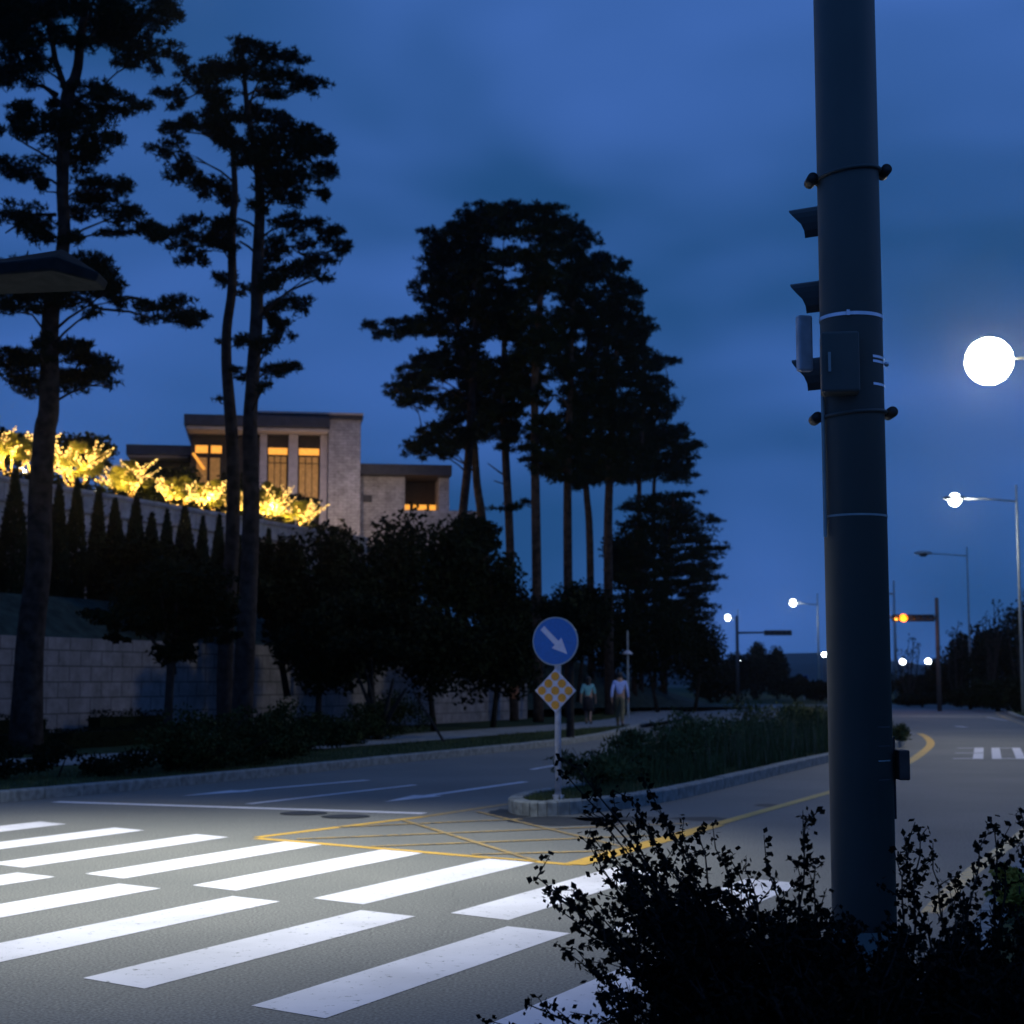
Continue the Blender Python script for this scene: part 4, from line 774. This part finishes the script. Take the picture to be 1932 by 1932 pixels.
# narrow bands right of the control box
for v in (670, 679, 722):
    z = zz(v, PD - PR); b = MB(); n = 12
    for k in range(n):
        a0, a1 = R_(-62 + k * 52 / n), R_(-62 + (k + 1) * 52 / n); r = PR + .004
        p = [(px_ + r * math.cos(q), PD + r * math.sin(q)) for q in (a0, a1)]; b.quad((*p[0], z - .006), (*p[1], z - .006), (*p[1], z + .006), (*p[0], z + .006))
    b.build('steel_band', 'band', pole)
MB().ball((px_ + PR + .004, PD - .06, zz(692)), .012, 8, 6).build('band_bolt', 'band', pole)
for v in (1372, 1408, 1436, 1472):
    z = zz(v, PD - PR); b = MB(); q_m = 'galv' if v == 1436 else 'steel_dark'
    for k in range(6):
        a0, a1 = R_(-70 + k * 5), R_(-70 + (k + 1) * 5); r = PR + .003; p = [(px_ + r * math.cos(q), PD + r * math.sin(q)) for q in (a0, a1)]; b.quad((*p[0], z - .003), (*p[1], z - .003), (*p[1], z + .003), (*p[0], z + .003))
    b.build('steel_band', q_m, pole)
for vl, vr, lb_ in ((341, 325, 'upper'), (790, 780, 'lower')):
    zl, zr = zz(vl), zz(vr); b = MB(); seg = 24; r = PR + .007
    ptsr = [Vector((px_ + r * math.cos(q), PD + r * math.sin(q), zl + (zr - zl) * (.5 + .5 * math.cos(q)))) for q in [2 * math.pi * k / 40 for k in range(41)]]
    b.tube(ptsr, .009, 6, False); cl = b.build('clamp_band', 'pole_dark', pole, smooth=True)
    for sx, z in ((-1, zl), (1, zr)):
        x = px_ + sx * (PR + .03); q = MB(); q.tube([(px_ + sx * PR, PD, z), (x + sx * .006, PD, z)], .016, 8); q.tube([(x, PD - .05, z), (x, PD + .05, z)], .026, 14); q.build('clamp_knob', 'black', cl, smooth=True)
# signal head behind the pole
fd = Vector((-.85, .52, 0)).normalized(); gd = Vector((-fd.y, fd.x, 0)); sc_ = Vector((px_ + .085, PD + .36, 0))
ang = math.atan2(fd.y, fd.x); z0, z1 = zz(830, 7.85), zz(392, 7.85)
sh = MB().box((sc_.x, sc_.y, (z0 + z1) / 2), (.19, .37, z1 - z0), ang).build('signal_head', 'black', pole, bevel=.03)
for v in (428, 570, 716):
    z = zz(v, 7.85); c = sc_ + fd * .095; b = MB(); n = 14; vis = MB()
    for k in range(n):
        t0, t1 = R_(-25 + k * 230 / n), R_(-25 + (k + 1) * 230 / n)
        def P_(t, f_, r=.13): return c + fd * f_ + gd * math.cos(t) * r + Vector((0, 0, z + math.sin(t) * r))
        l0 = .10 + .12 * max(0, math.sin(t0)); l1 = .10 + .12 * max(0, math.sin(t1))
        vis.quad(P_(t0, 0), P_(t1, 0), P_(t1, l1), P_(t0, l0)); vis.quad(P_(t0, 0, .124), P_(t0, l0, .124), P_(t1, l1, .124), P_(t1, 0, .124))
    vis.build('visor', 'black', sh, smooth=True)
    MB().tube([c + Vector((0, 0, z)), c + fd * .02 + Vector((0, 0, z))], .11, 20).build('lens', 'glass', sh)
MB().box((px_ - .19, PD + .18, zz(650, 7.7)), (.075, .05, .275), R_(12)).build('side_unit', 'sign_pole', pole, bevel=.012)
for z in (zz(500, 7.7), zz(760, 7.7)): MB().box((px_ + .02, PD + .2, z), (.06, .2, .05)).build('bracket', 'pole_dark', pole)
bxx = At(1586, 690, PD - PR - .05); MB().box((bxx.x, bxx.y + .02, (zz(628, 7.3) + zz(742, 7.3)) / 2), (.172, .13, zz(628, 7.3) - zz(742, 7.3)), R_(-8)).build('control_box', 'pole_dark', pole, bevel=.012)
MB().box((bxx.x - .062, bxx.y - .058, zz(687, 7.3)), (.012, .01, .09), R_(-8)).build('box_hinge', 'galv', pole)
bb = At(1618, 690, 7.3); MB().box((bb.x - .008, PD - PR - .03, (zz(640, 7.3) + zz(730, 7.3)) / 2), (.010, .08, .23)).build('box_door_edge', 'galv', pole)
cx_ = At(1552, 850, PD).x; MB().tube([(px_ - PR - .006, PD - .05, zz(745)), (px_ - PR - .006, PD - .05, zz(1015))], .009, 8).build('cable_conduit', 'galv', pole)
MB().box((px_ + PR + .006, PD + .02, (zz(1545) + zz(1390)) / 2), (.014, .05, zz(1390) - zz(1545))).build('mounting_rail', 'black', pole)
bq = MB(); bq.box((px_ + PR + .035, PD - .02, zz(1442)), (.05, .14, zz(1414) - zz(1470))); bq.build('call_button_box', 'brown_box', pole, bevel=.006)
MB().tube([(px_ + PR + .06, PD - .03, zz(1440)), (px_ + PR + .068, PD - .03, zz(1440))], .018, 12).build('call_button', 'steel_dark', pole)
# ------------------------------------------------------------------ street lamps
def street_lamp(label, u_pole, d, v_top, u_head, v_head, lit, energy=0, head=.32, pr=.075, base=0.0, lens_r=None, mat_='lamp', pole_base_v=None):
    top = At(u_pole, v_top, d); hp = At(u_head, v_head, d); x = top.x
    t = thing('street_lamp', label, 'street lamp', (x, d, base), 0, 'street lamps along the road')
    m = MB().tube([(x, d, base), (x, d, base + (top.z - base) * .5), (x, d, top.z)], [pr * 1.25, pr, pr * .6], 10); m.build('pole', 'galv', t, smooth=True)
    az = At(u_pole, v_head + 4, d).z
    MB().tube([(x, d, az), (x + (hp.x - x) * .5, d, az + .12), (hp.x + (.3 if hp.x < x else -.3), d, hp.z + .03)], [pr * .55, pr * .5, pr * .4], 8).build('arm', 'black' if mat_ == 'lamp_near' else 'galv', t, smooth=True)
    hd = MB().ball((hp.x, d, hp.z + .06), head, 14, 8, (1.25, .6, .28))
    hd = hd.build('lamp_head', 'galv', t, smooth=True)
    r = lens_r or head * .6
    MB().ball((hp.x, d, hp.z - .02), r, 16, 10, (1, 1, 1 if lens_r else .6)).build('lens', mat_ if lit else 'glass', hd, smooth=True)
    if lit and energy:
        light('lamp_light', 'POINT', (hp.x, d, hp.z - .02 - r), energy, (1.0, .97, .86), t, r * .6)
    return t
street_lamp('brightest street lamp at the right edge, glowing white, nearest of the row', 2010, 42, 655, 1866, 680, True, 0, .5, lens_r=.62, mat_='lamp_near')  # lens ball enlarged to the width of the lamp's glare
street_lamp('second lit street lamp from the near end, on a tall pole at the right edge', 1917, 74, 915, 1801, 942, True, 900, .45, lens_r=.30, mat_='lamp_far')
street_lamp('unlit street lamp with long arm in front of the sky at the right', 1824, 106, 1032, 1742, 1045, False, 0, .5)
street_lamp('lit street lamp just left of the thick foreground pole', 1542, 172, 1120, 1496, 1137, True, 400, .5, lens_r=.36, mat_='lamp_far', pr=.1)
street_lamp('farthest lit street lamp, near the right end of the pine grove', 1392, 213, 1150, 1373, 1165, True, 300, .5, lens_r=.36, mat_='lamp_far', pr=.1)
street_lamp('unlit street lamp just right of the thick foreground pole', 1686, 121, 1095, 1640, 1117, False, 0, .45, pr=.11)
for i, (u, v, d, r, lb_) in enumerate(((1397, 1245, 190, .2, 'small round park lamp, leftmost of three white dots below the signal arm'), (1414, 1246, 195, .15, 'small round park lamp, middle of three white dots below the signal arm'), (1438, 1248, 190, .18, 'small round park lamp, rightmost of three white dots below the signal arm'), (1555, 1235, 180, .26, 'greenish white park lamp touching the left side of the thick pole'), (1703, 1248, 170, .3, 'round park lamp just right of the thick pole below the amber signal'), (1751, 1248, 170, .3, 'round park lamp beside the signal mast at the right'), (1709, 1292, 150, .14, 'tiny low garden lamp in the dark bushes right of the thick pole'))):
    c = At(u, v, d); t = thing('park_lamp', lb_, 'lamp', (c.x, d, 0), 0, 'small round park lamps')
    MB().tube([(c.x, d, 0), (c.x, d, c.z - r)], .05, 8).build('post', 'steel_dark', t); MB().ball(c, r, 14, 10).build('globe', 'lamp_far', t, smooth=True); MB().tube([(c.x, d, c.z + r * .9), (c.x, d, c.z + r * 1.15)], [r * .5, r * .2], 10).build('cap', 'steel_dark', t)
# slender path lamp near the walkers
c = At(1184, 1190, 63); t = thing('path_lamp', 'slender unlit path lamp with pale disc shade above the walking man', 'lamp', (c.x, 63, .14)); zc2 = At(966, 1232, 63).z
MB().tube([(c.x, 63, .14), (c.x, 63, c.z)], [.05, .03], 8).build('post', 'galv', t); MB().tube([(c.x, 63, zc2 - .05), (c.x, 63, zc2 + .02), (c.x, 63, zc2 + .1)], [.2, .17, .05], 14).build('lamp_shade', 'sign_pole', t, smooth=True)
# unlit roof shaped luminaire at left, near
LD = 10.0; a = At(-60, 505, LD); t = thing('street_lamp', 'large unlit roof shaped lamp head reaching in at the left edge before the big pine', 'street lamp', (-5.0, LD, .14), 0, 'near street lamps')
MB().tube([(-5.0, LD, .14), (-5.0, LD, 4.7)], [.09, .06], 14).build('pole', 'steel_dark', t, smooth=True)
MB().tube([(-5.0, LD, 4.1), (a.x, LD, a.z)], [.05, .045], 10).build('arm', 'steel_dark', t)
b = MB(); L0, L1 = At(-40, 500, LD), At(118, 470, LD); Rr = At(196, 524, LD); bl = At(-40, 540, LD)
w_ = .23
vs = [(L0.x, LD - .05, L0.z), (L1.x, LD + .0, L1.z), (L0.x, LD - w_, L0.z - .07), (L1.x + .02, LD - w_, L1.z - .11), (Rr.x, LD - w_ * .5, Rr.z), (L0.x, LD + w_, L0.z - .07), (L1.x + .02, LD + w_, L1.z - .11), (Rr.x, LD + w_ * .5, Rr.z),
      (L0.x, LD - w_, L0.z - .14), (L1.x, LD - w_, L1.z - .19), (Rr.x - .02, LD - w_ * .5, Rr.z - .055), (L0.x, LD + w_, L0.z - .14), (L1.x, LD + w_, L1.z - .19), (Rr.x - .02, LD + w_ * .5, Rr.z - .055)]
b.v = vs; b.f = [(0, 2, 3, 1), (1, 3, 4), (1, 4, 7), (1, 7, 6), (0, 1, 6, 5), (2, 8, 9, 3), (3, 9, 10, 4), (4, 10, 13, 7), (7, 13, 12, 6), (6, 12, 11, 5), (0, 5, 11, 8, 2), (8, 11, 12, 13, 10, 9)]
b.build('lamp_head', 'dark_cover', t, bevel=.012)
# lit street lamp standing left of the crosswalk (above the frame) that lights the stripes
nl = Vector((-2.9, 14.6, 8.6)); t = thing('street_lamp', 'tall lit street lamp over the crosswalk, its head above the picture', 'street lamp', (-8.9, 15.6, .14), 0, 'near street lamps')
MB().tube([(-8.9, 15.6, .14), (-8.9, 15.6, 8.3)], [.11, .07], 14).build('pole', 'galv', t, smooth=True); MB().tube([(-8.9, 15.6, 8.2), (-6.5, 15.0, 8.7), (nl.x - .3, nl.y, nl.z + .08)], [.05, .045, .04], 10).build('arm', 'galv', t, smooth=True)
hd = MB().ball((nl.x, nl.y, nl.z + .08), .32, 16, 8, (1.3, .7, .3)).build('lamp_head', 'galv', t, smooth=True); MB().ball((nl.x, nl.y, nl.z - .02), .16, 14, 8, (1.2, .8, .5)).build('lens', 'lamp', hd, smooth=True)
light('lamp_light', 'SPOT', nl - Vector((0, 0, .2)), 6500, (.97, 1.0, .93), t, .18, R_(96), 1.0, aim=(nl.x - .8, nl.y - .2, 0))
# ------------------------------------------------------------------ traffic signal masts
def mast(label, u, v_top, d, v_arm, u_end, heads, lit_u=None, pr=.13):
    tp = At(u, v_top, d); e = At(u_end, v_arm, d); t = thing('traffic_signal', label, 'traffic signal', (tp.x, d, 0), 0, 'traffic signals on masts')
    MB().tube([(tp.x, d, 0), (tp.x, d, tp.z)], [pr, pr * .8], 12).build('mast', 'steel_dark', t, smooth=True); az = At(u, v_arm, d).z
    MB().tube([(tp.x, d, az), (e.x, d, e.z + .05)], [pr * .6, pr * .4], 8).build('arm', 'steel_dark', t, smooth=True)
    for hu in heads:
        c = At(hu, v_arm, d); h = MB().box((c.x, d - .05, c.z), (1.15, .25, .38)).build('signal_head', 'black', t, bevel=.05)
        for k in (-.36, 0, .36):
            litk = lit_u is not None and abs(hu - lit_u) < 2 and k == 0
            MB().tube([(c.x + k, d - .18, c.z), (c.x + k, d - .21, c.z)], .14 if not litk else .21, 16).build('lens', 'lamp_orange' if litk else 'glass', h)  # lit lens made larger than the others to carry its glow
            v_ = MB()
            for q in range(8): t0, t1 = math.pi * q / 8, math.pi * (q + 1) / 8; f_ = lambda a, y: (c.x + k + .16 * math.cos(a), y, c.z + .16 * math.sin(a)); v_.quad(f_(t0, d - .18), f_(t1, d - .18), f_(t1, d - .36), f_(t0, d - .36))
            v_.build('visor', 'black', h)
    return t
mast('traffic signal mast at right with its amber lamp glowing', 1767, 1128, 87, 1166, 1655, (1703, 1742), 1703)
light('amber_glow', 'POINT', At(1703, 1168, 86), 70, (1.0, .30, .03), None, .1)
bpy.data.objects['amber_glow'].parent = [o for o in COL.objects if o.get('label', '').startswith('traffic signal mast at right')][0]; o = bpy.data.objects['amber_glow']; o.location = world_inv(o.parent) @ At(1703, 1168, 86)
mast('distant unlit traffic signal mast with two heads, left of the thick pole', 1390, 1162, 119, 1194, 1489, (1456, 1479), None, .13)
# ------------------------------------------------------------------ car far away
c = At(1346, 1310, 165); c.z = 0; cr = thing('parked_car', 'distant grey car with two amber lights beyond the island weeds', 'car', c, R_(0))
prof = [(-.85, .25), (.85, .25), (.88, .62), (.80, .85), (.66, 1.38), (.5, 1.45), (-.5, 1.45), (-.66, 1.38), (-.80, .85), (-.88, .62)]
cl = Matrix.Translation(c) @ Matrix.Rotation(R_(35), 4, 'Z')
def cbox(nm, m, x0, x1, y0, y1, z0, z1, bev=.05, par=None, tap=1.0):
    b = MB(); b.box(((x0 + x1) / 2, (y0 + y1) / 2, (z0 + z1) / 2), (x1 - x0, y1 - y0, z1 - z0), taper=tap); b.v = [tuple(cl @ Vector(v)) for v in b.v]; return b.build(nm, m, par or cr, bevel=bev)
bd = cbox('body', 'car', -.88, .88, -2.2, 2.2, .28, .88, .12); cbox('cabin', 'car', -.78, .78, -1.1, 1.9, .88, 1.46, .1, tap=.86); cbox('windscreen', 'glass', -.66, .66, -1.09, -1.02, .95, 1.35, 0)
for sx in (-1, 1):
    cbox('headlight', 'glass', sx * .62 - .16, sx * .62 + .16, -2.24, -2.19, .6, .76, .02); cbox('turn_signal', 'blinker', sx * .55 - .18, sx * .55 + .18, -2.29, -2.245, .60, .80, 0)
    for y in (-1.4, 1.4):
        b = MB(); b.tube([(sx * .72, y, .32), (sx * .9, y, .32)], .32, 18); b.v = [tuple(cl @ Vector(v)) for v in b.v]; wh = b.build('wheel', 'tyre', cr); b = MB(); b.tube([(sx * .9, y, .32), (sx * .91, y, .32)], .19, 12); b.v = [tuple(cl @ Vector(v)) for v in b.v]; b.build('rim', 'galv', wh)
# ------------------------------------------------------------------ far and right hand trees
far = [(1380, 1275, 45, 40, 135, 'dark tree below the distant signal mast, left one'), (1425, 1262, 35, 48, 140, 'round dark tree right of the distant signal mast'), (1466, 1268, 26, 50, 145, 'narrow dark tree under the end of the distant signal arm'), (1500, 1300, 30, 26, 130, 'low dark bush left of the thick pole in the distance'), (1540, 1305, 30, 24, 128, 'low dark bush touching the left side of the thick pole'), (1340, 1290, 40, 36, 120, 'dark bush behind the island weeds'),
       (1725, 1305, 40, 34, 118, 'low dark bush right of the thick pole in the distance'), (1775, 1290, 38, 46, 112, 'dark bush at the foot of the amber signal mast'), (1815, 1265, 36, 66, 108, 'dark tree between signal mast and unlit lamp'), (1858, 1255, 42, 80, 104, 'broad dark tree right of the unlit lamp pole'), (1905, 1240, 46, 98, 98, 'tall dark tree at the right edge'), (1950, 1230, 50, 110, 94, 'tall dark tree cut by the right edge'), (1880, 1310, 60, 34, 86, 'low dark shrub by the far right kerb'), (1830, 1318, 50, 22, 92, 'low dark shrub behind the bend of the road'), (1935, 1320, 50, 40, 78, 'low dark shrub at the right edge behind the kerb'), (1740, 1322, 60, 16, 100, 'flat dark shrub strip across the end of the road'), (1640, 1300, 50, 36, 125, 'dark bush hidden behind the thick pole')]
for (u, v, ru, rv, d, l) in far:
    c = At(u, v, d); s = FPX / d; leaf_tree('distant_tree', l, 'tree', (c.x, c.y, 0), c.z + rv / s, ru / s, 3600, .30 if d > 100 else .22, 'leaf_dark', 'dark trees at the end of the road', trunk_r=.1, crown0=.06, sub=16)
def bare(label, u0, v0, d, tips):
    b = At(u0, v0, d); b.z = 0; t = MB(); root = thing('bare_tree', label, 'tree', b, 0, 'nearly bare young trees'); P = []
    for u, v in tips:
        e = At(u, v, d + random.uniform(-1, 1)); m1 = b.lerp(e, .5) + Vector((random.uniform(-.3, .3), 0, 0)); t.tube([b, m1, e], [.08, .05, .015], 5, False)
        for k in range(6): q = m1.lerp(e, random.random()); f_ = q + Vector((random.uniform(-.7, .7), random.uniform(-.5, .5), random.uniform(.2, .9))); t.tube([q, f_], [.025, .01], 4, False); P.append(blob(f_, (.25, .25, .3), 14, 3))
    t.build('trunk', 'bark_grey', root); V, F = quad_leaves(np.concatenate(P), .12); raw('crown', V, F, 'leaf_dark', root)
bare('bare branched tree under the amber signal glow', 1715, 1320, 110, ((1690, 1235), (1712, 1222), (1735, 1228), (1700, 1250), (1725, 1212)))
bare('bare upright tree between signal mast and unlit lamp', 1805, 1320, 105, ((1796, 1195), (1808, 1170), (1815, 1205), (1790, 1225)))
bare('sparse upright tree right of the unlit lamp', 1870, 1320, 96, ((1853, 1178), (1868, 1165), (1885, 1150), (1875, 1130), (1898, 1160), (1862, 1200)))
bare('sparse tree at the right edge above the dark trees', 1925, 1320, 90, ((1908, 1150), (1922, 1125), (1935, 1135), (1900, 1180), (1940, 1110)))
# small blue sign far left of pole
c = At(1517, 1281, 140); t = thing('road_sign', 'tiny blue road sign far down the road left of the thick pole', 'road sign', (c.x, 140, 0)); MB().tube([(c.x, 140, 0), (c.x, 140, c.z)], .05, 8).build('post', 'galv', t); MB().box((c.x, 139.9, c.z), (.6, .03, .6)).build('sign_plate', 'sign_blue', t, bevel=.01)
# ------------------------------------------------------------------ near bush
def shrub(label, bases, tips, nfill, env, d0, d1):
    root = thing('barberry_bush', label, 'bush', (bases[0][0], bases[0][1], .135), 0, 'foreground bushes')
    st_ = MB(); LP, LD_, LS = [], [], []
    targets = [At(u, v, random.uniform(d0, d1)) for u, v in tips]
    for k in range(nfill):
        u = random.uniform(env[0][0], env[-1][0]); top = np.interp(u, [e[0] for e in env], [e[1] for e in env]); v = top + 70 + abs(random.gauss(0, 1)) * 170; targets.append(At(u, v, random.uniform(d0 - .2, d1 + .3)))
    for e in targets:
        b = Vector(min(bases, key=lambda q: abs(q[0] - e.x) + random.uniform(0, .3)) + (.13,)); b.x += random.uniform(-.15, .15); b.y += random.uniform(-.15, .15)
        c1 = b.lerp(e, .55) + Vector((-(e.x - b.x) * .25, random.uniform(-.06, .06), .12)); n = 14; pts = []
        for i in range(n + 1):
            t = i / n; p = b * (1 - t) ** 2 + c1 * 2 * t * (1 - t) + e * t * t; pts.append(p + Vector((math.sin(i * 1.7 + e.x * 9), math.cos(i * 2.1), 0)) * .006)
        st_.tube(pts, [.007 * (1 - .75 * i / n) for i in range(n + 1)], 4, False)
        for i in range(3, n + 1):
            p = pts[i]; tdir = (pts[i] - pts[i - 1]).normalized(); nsh = 1 if i > n - 2 else random.choice((1, 2))
            for q in range(nsh):
                dr = (tdir * .9 + Vector((random.gauss(0, .8), random.gauss(0, .8), random.gauss(.15, .5)))).normalized(); ln = random.uniform(.04, .15) * (1.15 - .55 * i / n)
                e2 = p + dr * ln; st_.tube([p, e2], [.0025, .0012], 3, False)
                m = int(4 + ln * 95)
                for j in range(m): LP.append(tuple(p.lerp(e2, (j + .7) / m) + Vector((random.gauss(0, .008), random.gauss(0, .008), random.gauss(0, .008)))))
            for j in range(5): LP.append(tuple(p + Vector((random.gauss(0, .012), random.gauss(0, .012), random.gauss(0, .012)))))
    st_.build('stems', 'bark_grey', root); V, F = quad_leaves(np.array(LP), .022, .7); raw('leaves', V, F, 'leaf_bush', root)
    return root
envL = [(1110, 1870), (1115, 1780), (1130, 1690), (1160, 1610), (1200, 1560), (1260, 1570), (1320, 1600), (1400, 1620), (1470, 1640), (1540, 1640), (1620, 1690)]
shrub('large dark bush with arching twigs in front of the crosswalk, left of the thick pole', [(.95, 4.6), (1.05, 4.7), (.78, 4.5), (.7, 4.4)],
      [(1016, 1655), (1072, 1468), (1090, 1450), (1120, 1585), (1140, 1560), (1188, 1508), (1232, 1512), (1320, 1578), (1262, 1560), (1110, 1595), (1450, 1635), (1410, 1640), (1380, 1618), (1352, 1600), (1540, 1635), (1522, 1552), (1300, 1640), (1060, 1720), (1085, 1790), (935, 1928), (1000, 1895), (1110, 1700), (1040, 1680), (1085, 1750), (1060, 1700), (1075, 1800), (1130, 1640), (1150, 1610), (1210, 1560)], 210, envL, 4.2, 4.9)
envR = [(1640, 1760), (1700, 1670), (1760, 1720), (1830, 1690), (1880, 1650), (1932, 1660), (1990, 1680)]
shrub('dark bush with tall arching twigs right of the thick pole', [(1.45, 4.6), (1.35, 4.7), (1.2, 4.5)],
      [(1712, 1585), (1735, 1580), (1700, 1620), (1880, 1568), (1930, 1540), (1850, 1600), (1800, 1660), (1932, 1590), (1900, 1640), (1760, 1640)], 110, envR, 4.2, 4.9)
envM = [(1250, 1860), (1320, 1770), (1500, 1740), (1700, 1720), (1932, 1760), (2000, 1760)]
shrub('low dense dark bush filling the bottom right corner in front of the others', [(.75, 3.9), (.85, 3.9), (1.1, 3.95), (1.3, 4.0)], [(1250, 1780), (1400, 1750), (1600, 1740), (1800, 1730)], 260, envM, 3.8, 4.3)
# small pale green plants beside the right kerb
for (u, v, l) in ((1925, 1720, 'yellow green plant at the right edge beyond the bush'), (1905, 1690, 'pale green plant at the right edge by the kerb')):
    c = G(u, v, .14); root = thing('kerb_plant', l, 'plant', c, 0); P = blob((c.x, c.y, .25), (.25, .25, .14), 500, 8); V, F = quad_leaves(P, .045); raw('foliage', V, F, 'leaf_garden', root); MB().tube([(c.x, c.y, .13), (c.x, c.y, .3)], [.01, .005], 4).build('stem', 'bark_grey', root)
# ------------------------------------------------------------------ people
def skinmesh(nm, pts, edges, rad, m, parent, sub=2):
    me = bpy.data.meshes.new(nm); me.from_pydata([tuple(p) for p in pts], edges, []); o = bpy.data.objects.new(nm, me); COL.objects.link(o)
    sk = o.modifiers.new('s', 'SKIN'); sk.use_smooth_shade = True; sv = o.data.skin_vertices[0].data
    for i, r in enumerate(rad): sv[i].radius = (r, r) if not hasattr(r, '__len__') else r
    sv[0].use_root = True; sb_ = o.modifiers.new('u', 'SUBSURF'); sb_.levels = sub; sb_.render_levels = sub
    dg = bpy.context.evaluated_depsgraph_get(); me2 = bpy.data.meshes.new_from_object(o.evaluated_get(dg)); bpy.data.objects.remove(o)
    me2.materials.clear(); me2.materials.append(M[m]); o2 = bpy.data.objects.new(nm, me2); COL.objects.link(o2); o2.parent = parent; return o2
def person(label, loc, rz, H_, shirt, legs_m, skirt=False, step=.2, arm=.15, hair_long=False):
    t = thing('person', label, 'person', loc, rz); k = H_ / 1.72
    V_ = lambda *a: Vector(a) * k
    J = dict(pel=V_(0, 0, .95), sp=V_(0, 0, 1.15), ch=V_(0, 0, 1.36), nk=V_(0, .0, 1.49), hd=V_(0, .02, 1.60), ht=V_(0, .0, 1.66))
    pts = [J['pel'], J['sp'], J['ch'], J['nk'], J['hd'], J['ht']]; rad = [.125, .12, .135, .052, .085, .07]; ed = [(0, 1), (1, 2), (2, 3), (3, 4), (4, 5)]
    leg, armp = [], []
    for s_, f_ in ((-1, 1), (1, -1)):
        i = len(pts); ft = step * f_
        pts += [V_(.09 * s_, 0, .88), V_(.10 * s_, ft * .55 + .03, .50), V_(.10 * s_, ft - (.06 if f_ < 0 else 0), .09 + (.05 if f_ < 0 else 0)), V_(.11 * s_, ft + .14, .04 + (.0 if f_ > 0 else .0))]; rad += [.085, .058, .042, .035]
        ed += [(0, i), (i, i + 1), (i + 1, i + 2), (i + 2, i + 3)]; leg.append(pts[i:i + 4])
        i = len(pts); am = -arm * f_
        pts += [V_(.18 * s_, 0, 1.40), V_(.235 * s_, am * .5 - .03, 1.13), V_(.25 * s_, am + .03, .89), V_(.25 * s_, am + .05, .82)]; rad += [.05, .04, .03, .032]
        ed += [(2, i), (i, i + 1), (i + 1, i + 2), (i + 2, i + 3)]; armp.append(pts[i:i + 4])
        h = pts[i + 3]
        for q in range(5):
            j = len(pts); dx = (q - 2) * .016; ln = (.055, .07, .078, .072, .05)[q]
            a_ = h + Vector((0, dx, -.02)); b_ = a_ + Vector((-.006 * s_, dx * .3 + (.02 if q == 4 else 0), -ln * .5)); c_ = b_ + Vector((-.012 * s_, 0, -ln * .5)); pts += [a_, b_, c_]; rad += [.010, .009, .007]; ed += [(i + 3, j), (j, j + 1), (j + 1, j + 2)]
    skinmesh('body', pts, ed, [r * k if not hasattr(r, '__len__') else r for r in rad], 'skin', t)
    # face: nose, ears, eyes turned towards +Y (walking direction)
    f = MB(); hc = J['hd']; f.ball(hc + Vector((0, .095, -.005)), .016, 8, 6, (1, 1.2, 1.3)); 
    for s_ in (-1, 1): f.ball(hc + Vector((.085 * s_, 0, 0)), .022, 8, 6, (.5, 1, 1.3))
    o = f.build('ears_and_nose', 'skin', None, smooth=True); o.parent = t
    f = MB(); [f.ball(hc + Vector((.03 * s_, .083, .02)), .010, 8, 6) for s_ in (-1, 1)]; o = f.build('eyes', 'black', None); o.parent = t
    hr = MB().ball(hc + Vector((0, -.022, .030)), .105, 14, 10, (.93, 1, 1.02))
    if hair_long: hr.ball(hc + Vector((0, -.06, -.09)), .085, 12, 8, (1, .6, 1.5))
    o = hr.build('hair', 'hair', None, smooth=True); o.parent = t
    # shirt
    sp_, se, sr = [J['pel'] + Vector((0, 0, .02)), J['sp'], J['ch'], V_(0, 0, 1.45)], [(0, 1), (1, 2), (2, 3)], [.145, .14, .155, .065]
    for a in armp:
        i = len(sp_); sp_ += [a[0], a[1], a[1].lerp(a[2], .95 if not skirt else .15)]; sr += [.068, .055, .043]; se += [(2, i), (i, i + 1), (i + 1, i + 2)]
    skinmesh('shirt', sp_, se, [r * k for r in sr], shirt, t)
    if skirt:
        o = MB().tube([V_(0, 0, 1.0), V_(0, 0, .85), V_(0, .02, .48)], [.13, .17, .20], 18).build('skirt', legs_m, None, smooth=True); o.parent = t
    else:
        tp_, te, tr_ = [V_(0, 0, .94), V_(0, 0, 1.0)], [(0, 1)], [.135, .13]
        for l_ in leg: i = len(tp_); tp_ += [l_[0], l_[1], l_[2]]; tr_ += [.105, .078, .062]; te += [(0, i), (i, i + 1), (i + 1, i + 2)]
        skinmesh('trousers', tp_, te, [r * k for r in tr_], legs_m, t)
    for l_ in leg: o = MB().ball(l_[3] + Vector((0, -.05, .012)), .06, 10, 6, (.75, 2.1, .75)).build('shoe', 'shoe', None, smooth=True); o.parent = t
    return t
pm_ = G(1170, 1370, .15); person('walking man seen from behind in a light blue shirt and khaki trousers', pm_, R_(-12), 1.74, 'shirt_blue', 'khaki', step=.2)
pf = G(1110, 1366, .15); person('walking woman seen from behind in a teal top and dark skirt', pf, R_(-12), 1.60, 'shirt_teal', 'dark_cloth', skirt=True, step=.14, hair_long=True)

# ------------------------------------------------------------------ added haze, stands in for lens glow round the lamps
hz_m = bpy.data.materials.new('haze'); hz_m.use_nodes = True; t = hz_m.node_tree; t.nodes.clear(); ho_ = t.nodes.new('ShaderNodeOutputMaterial'); pv = t.nodes.new('ShaderNodeVolumePrincipled')
pv.inputs['Color'].default_value = (.9, .93, 1, 1); pv.inputs['Density'].default_value = 0.00019; pv.inputs['Anisotropy'].default_value = 0.94; t.links.new(pv.outputs[0], ho_.inputs['Volume']); M['haze'] = hz_m
hz_o = MB().box((0, 520, 30), (1300, 1200, 70)).build('haze', 'haze'); hz_o['kind'] = 'stuff'; hz_o['label'] = 'thin added haze that gives the lamps halos'
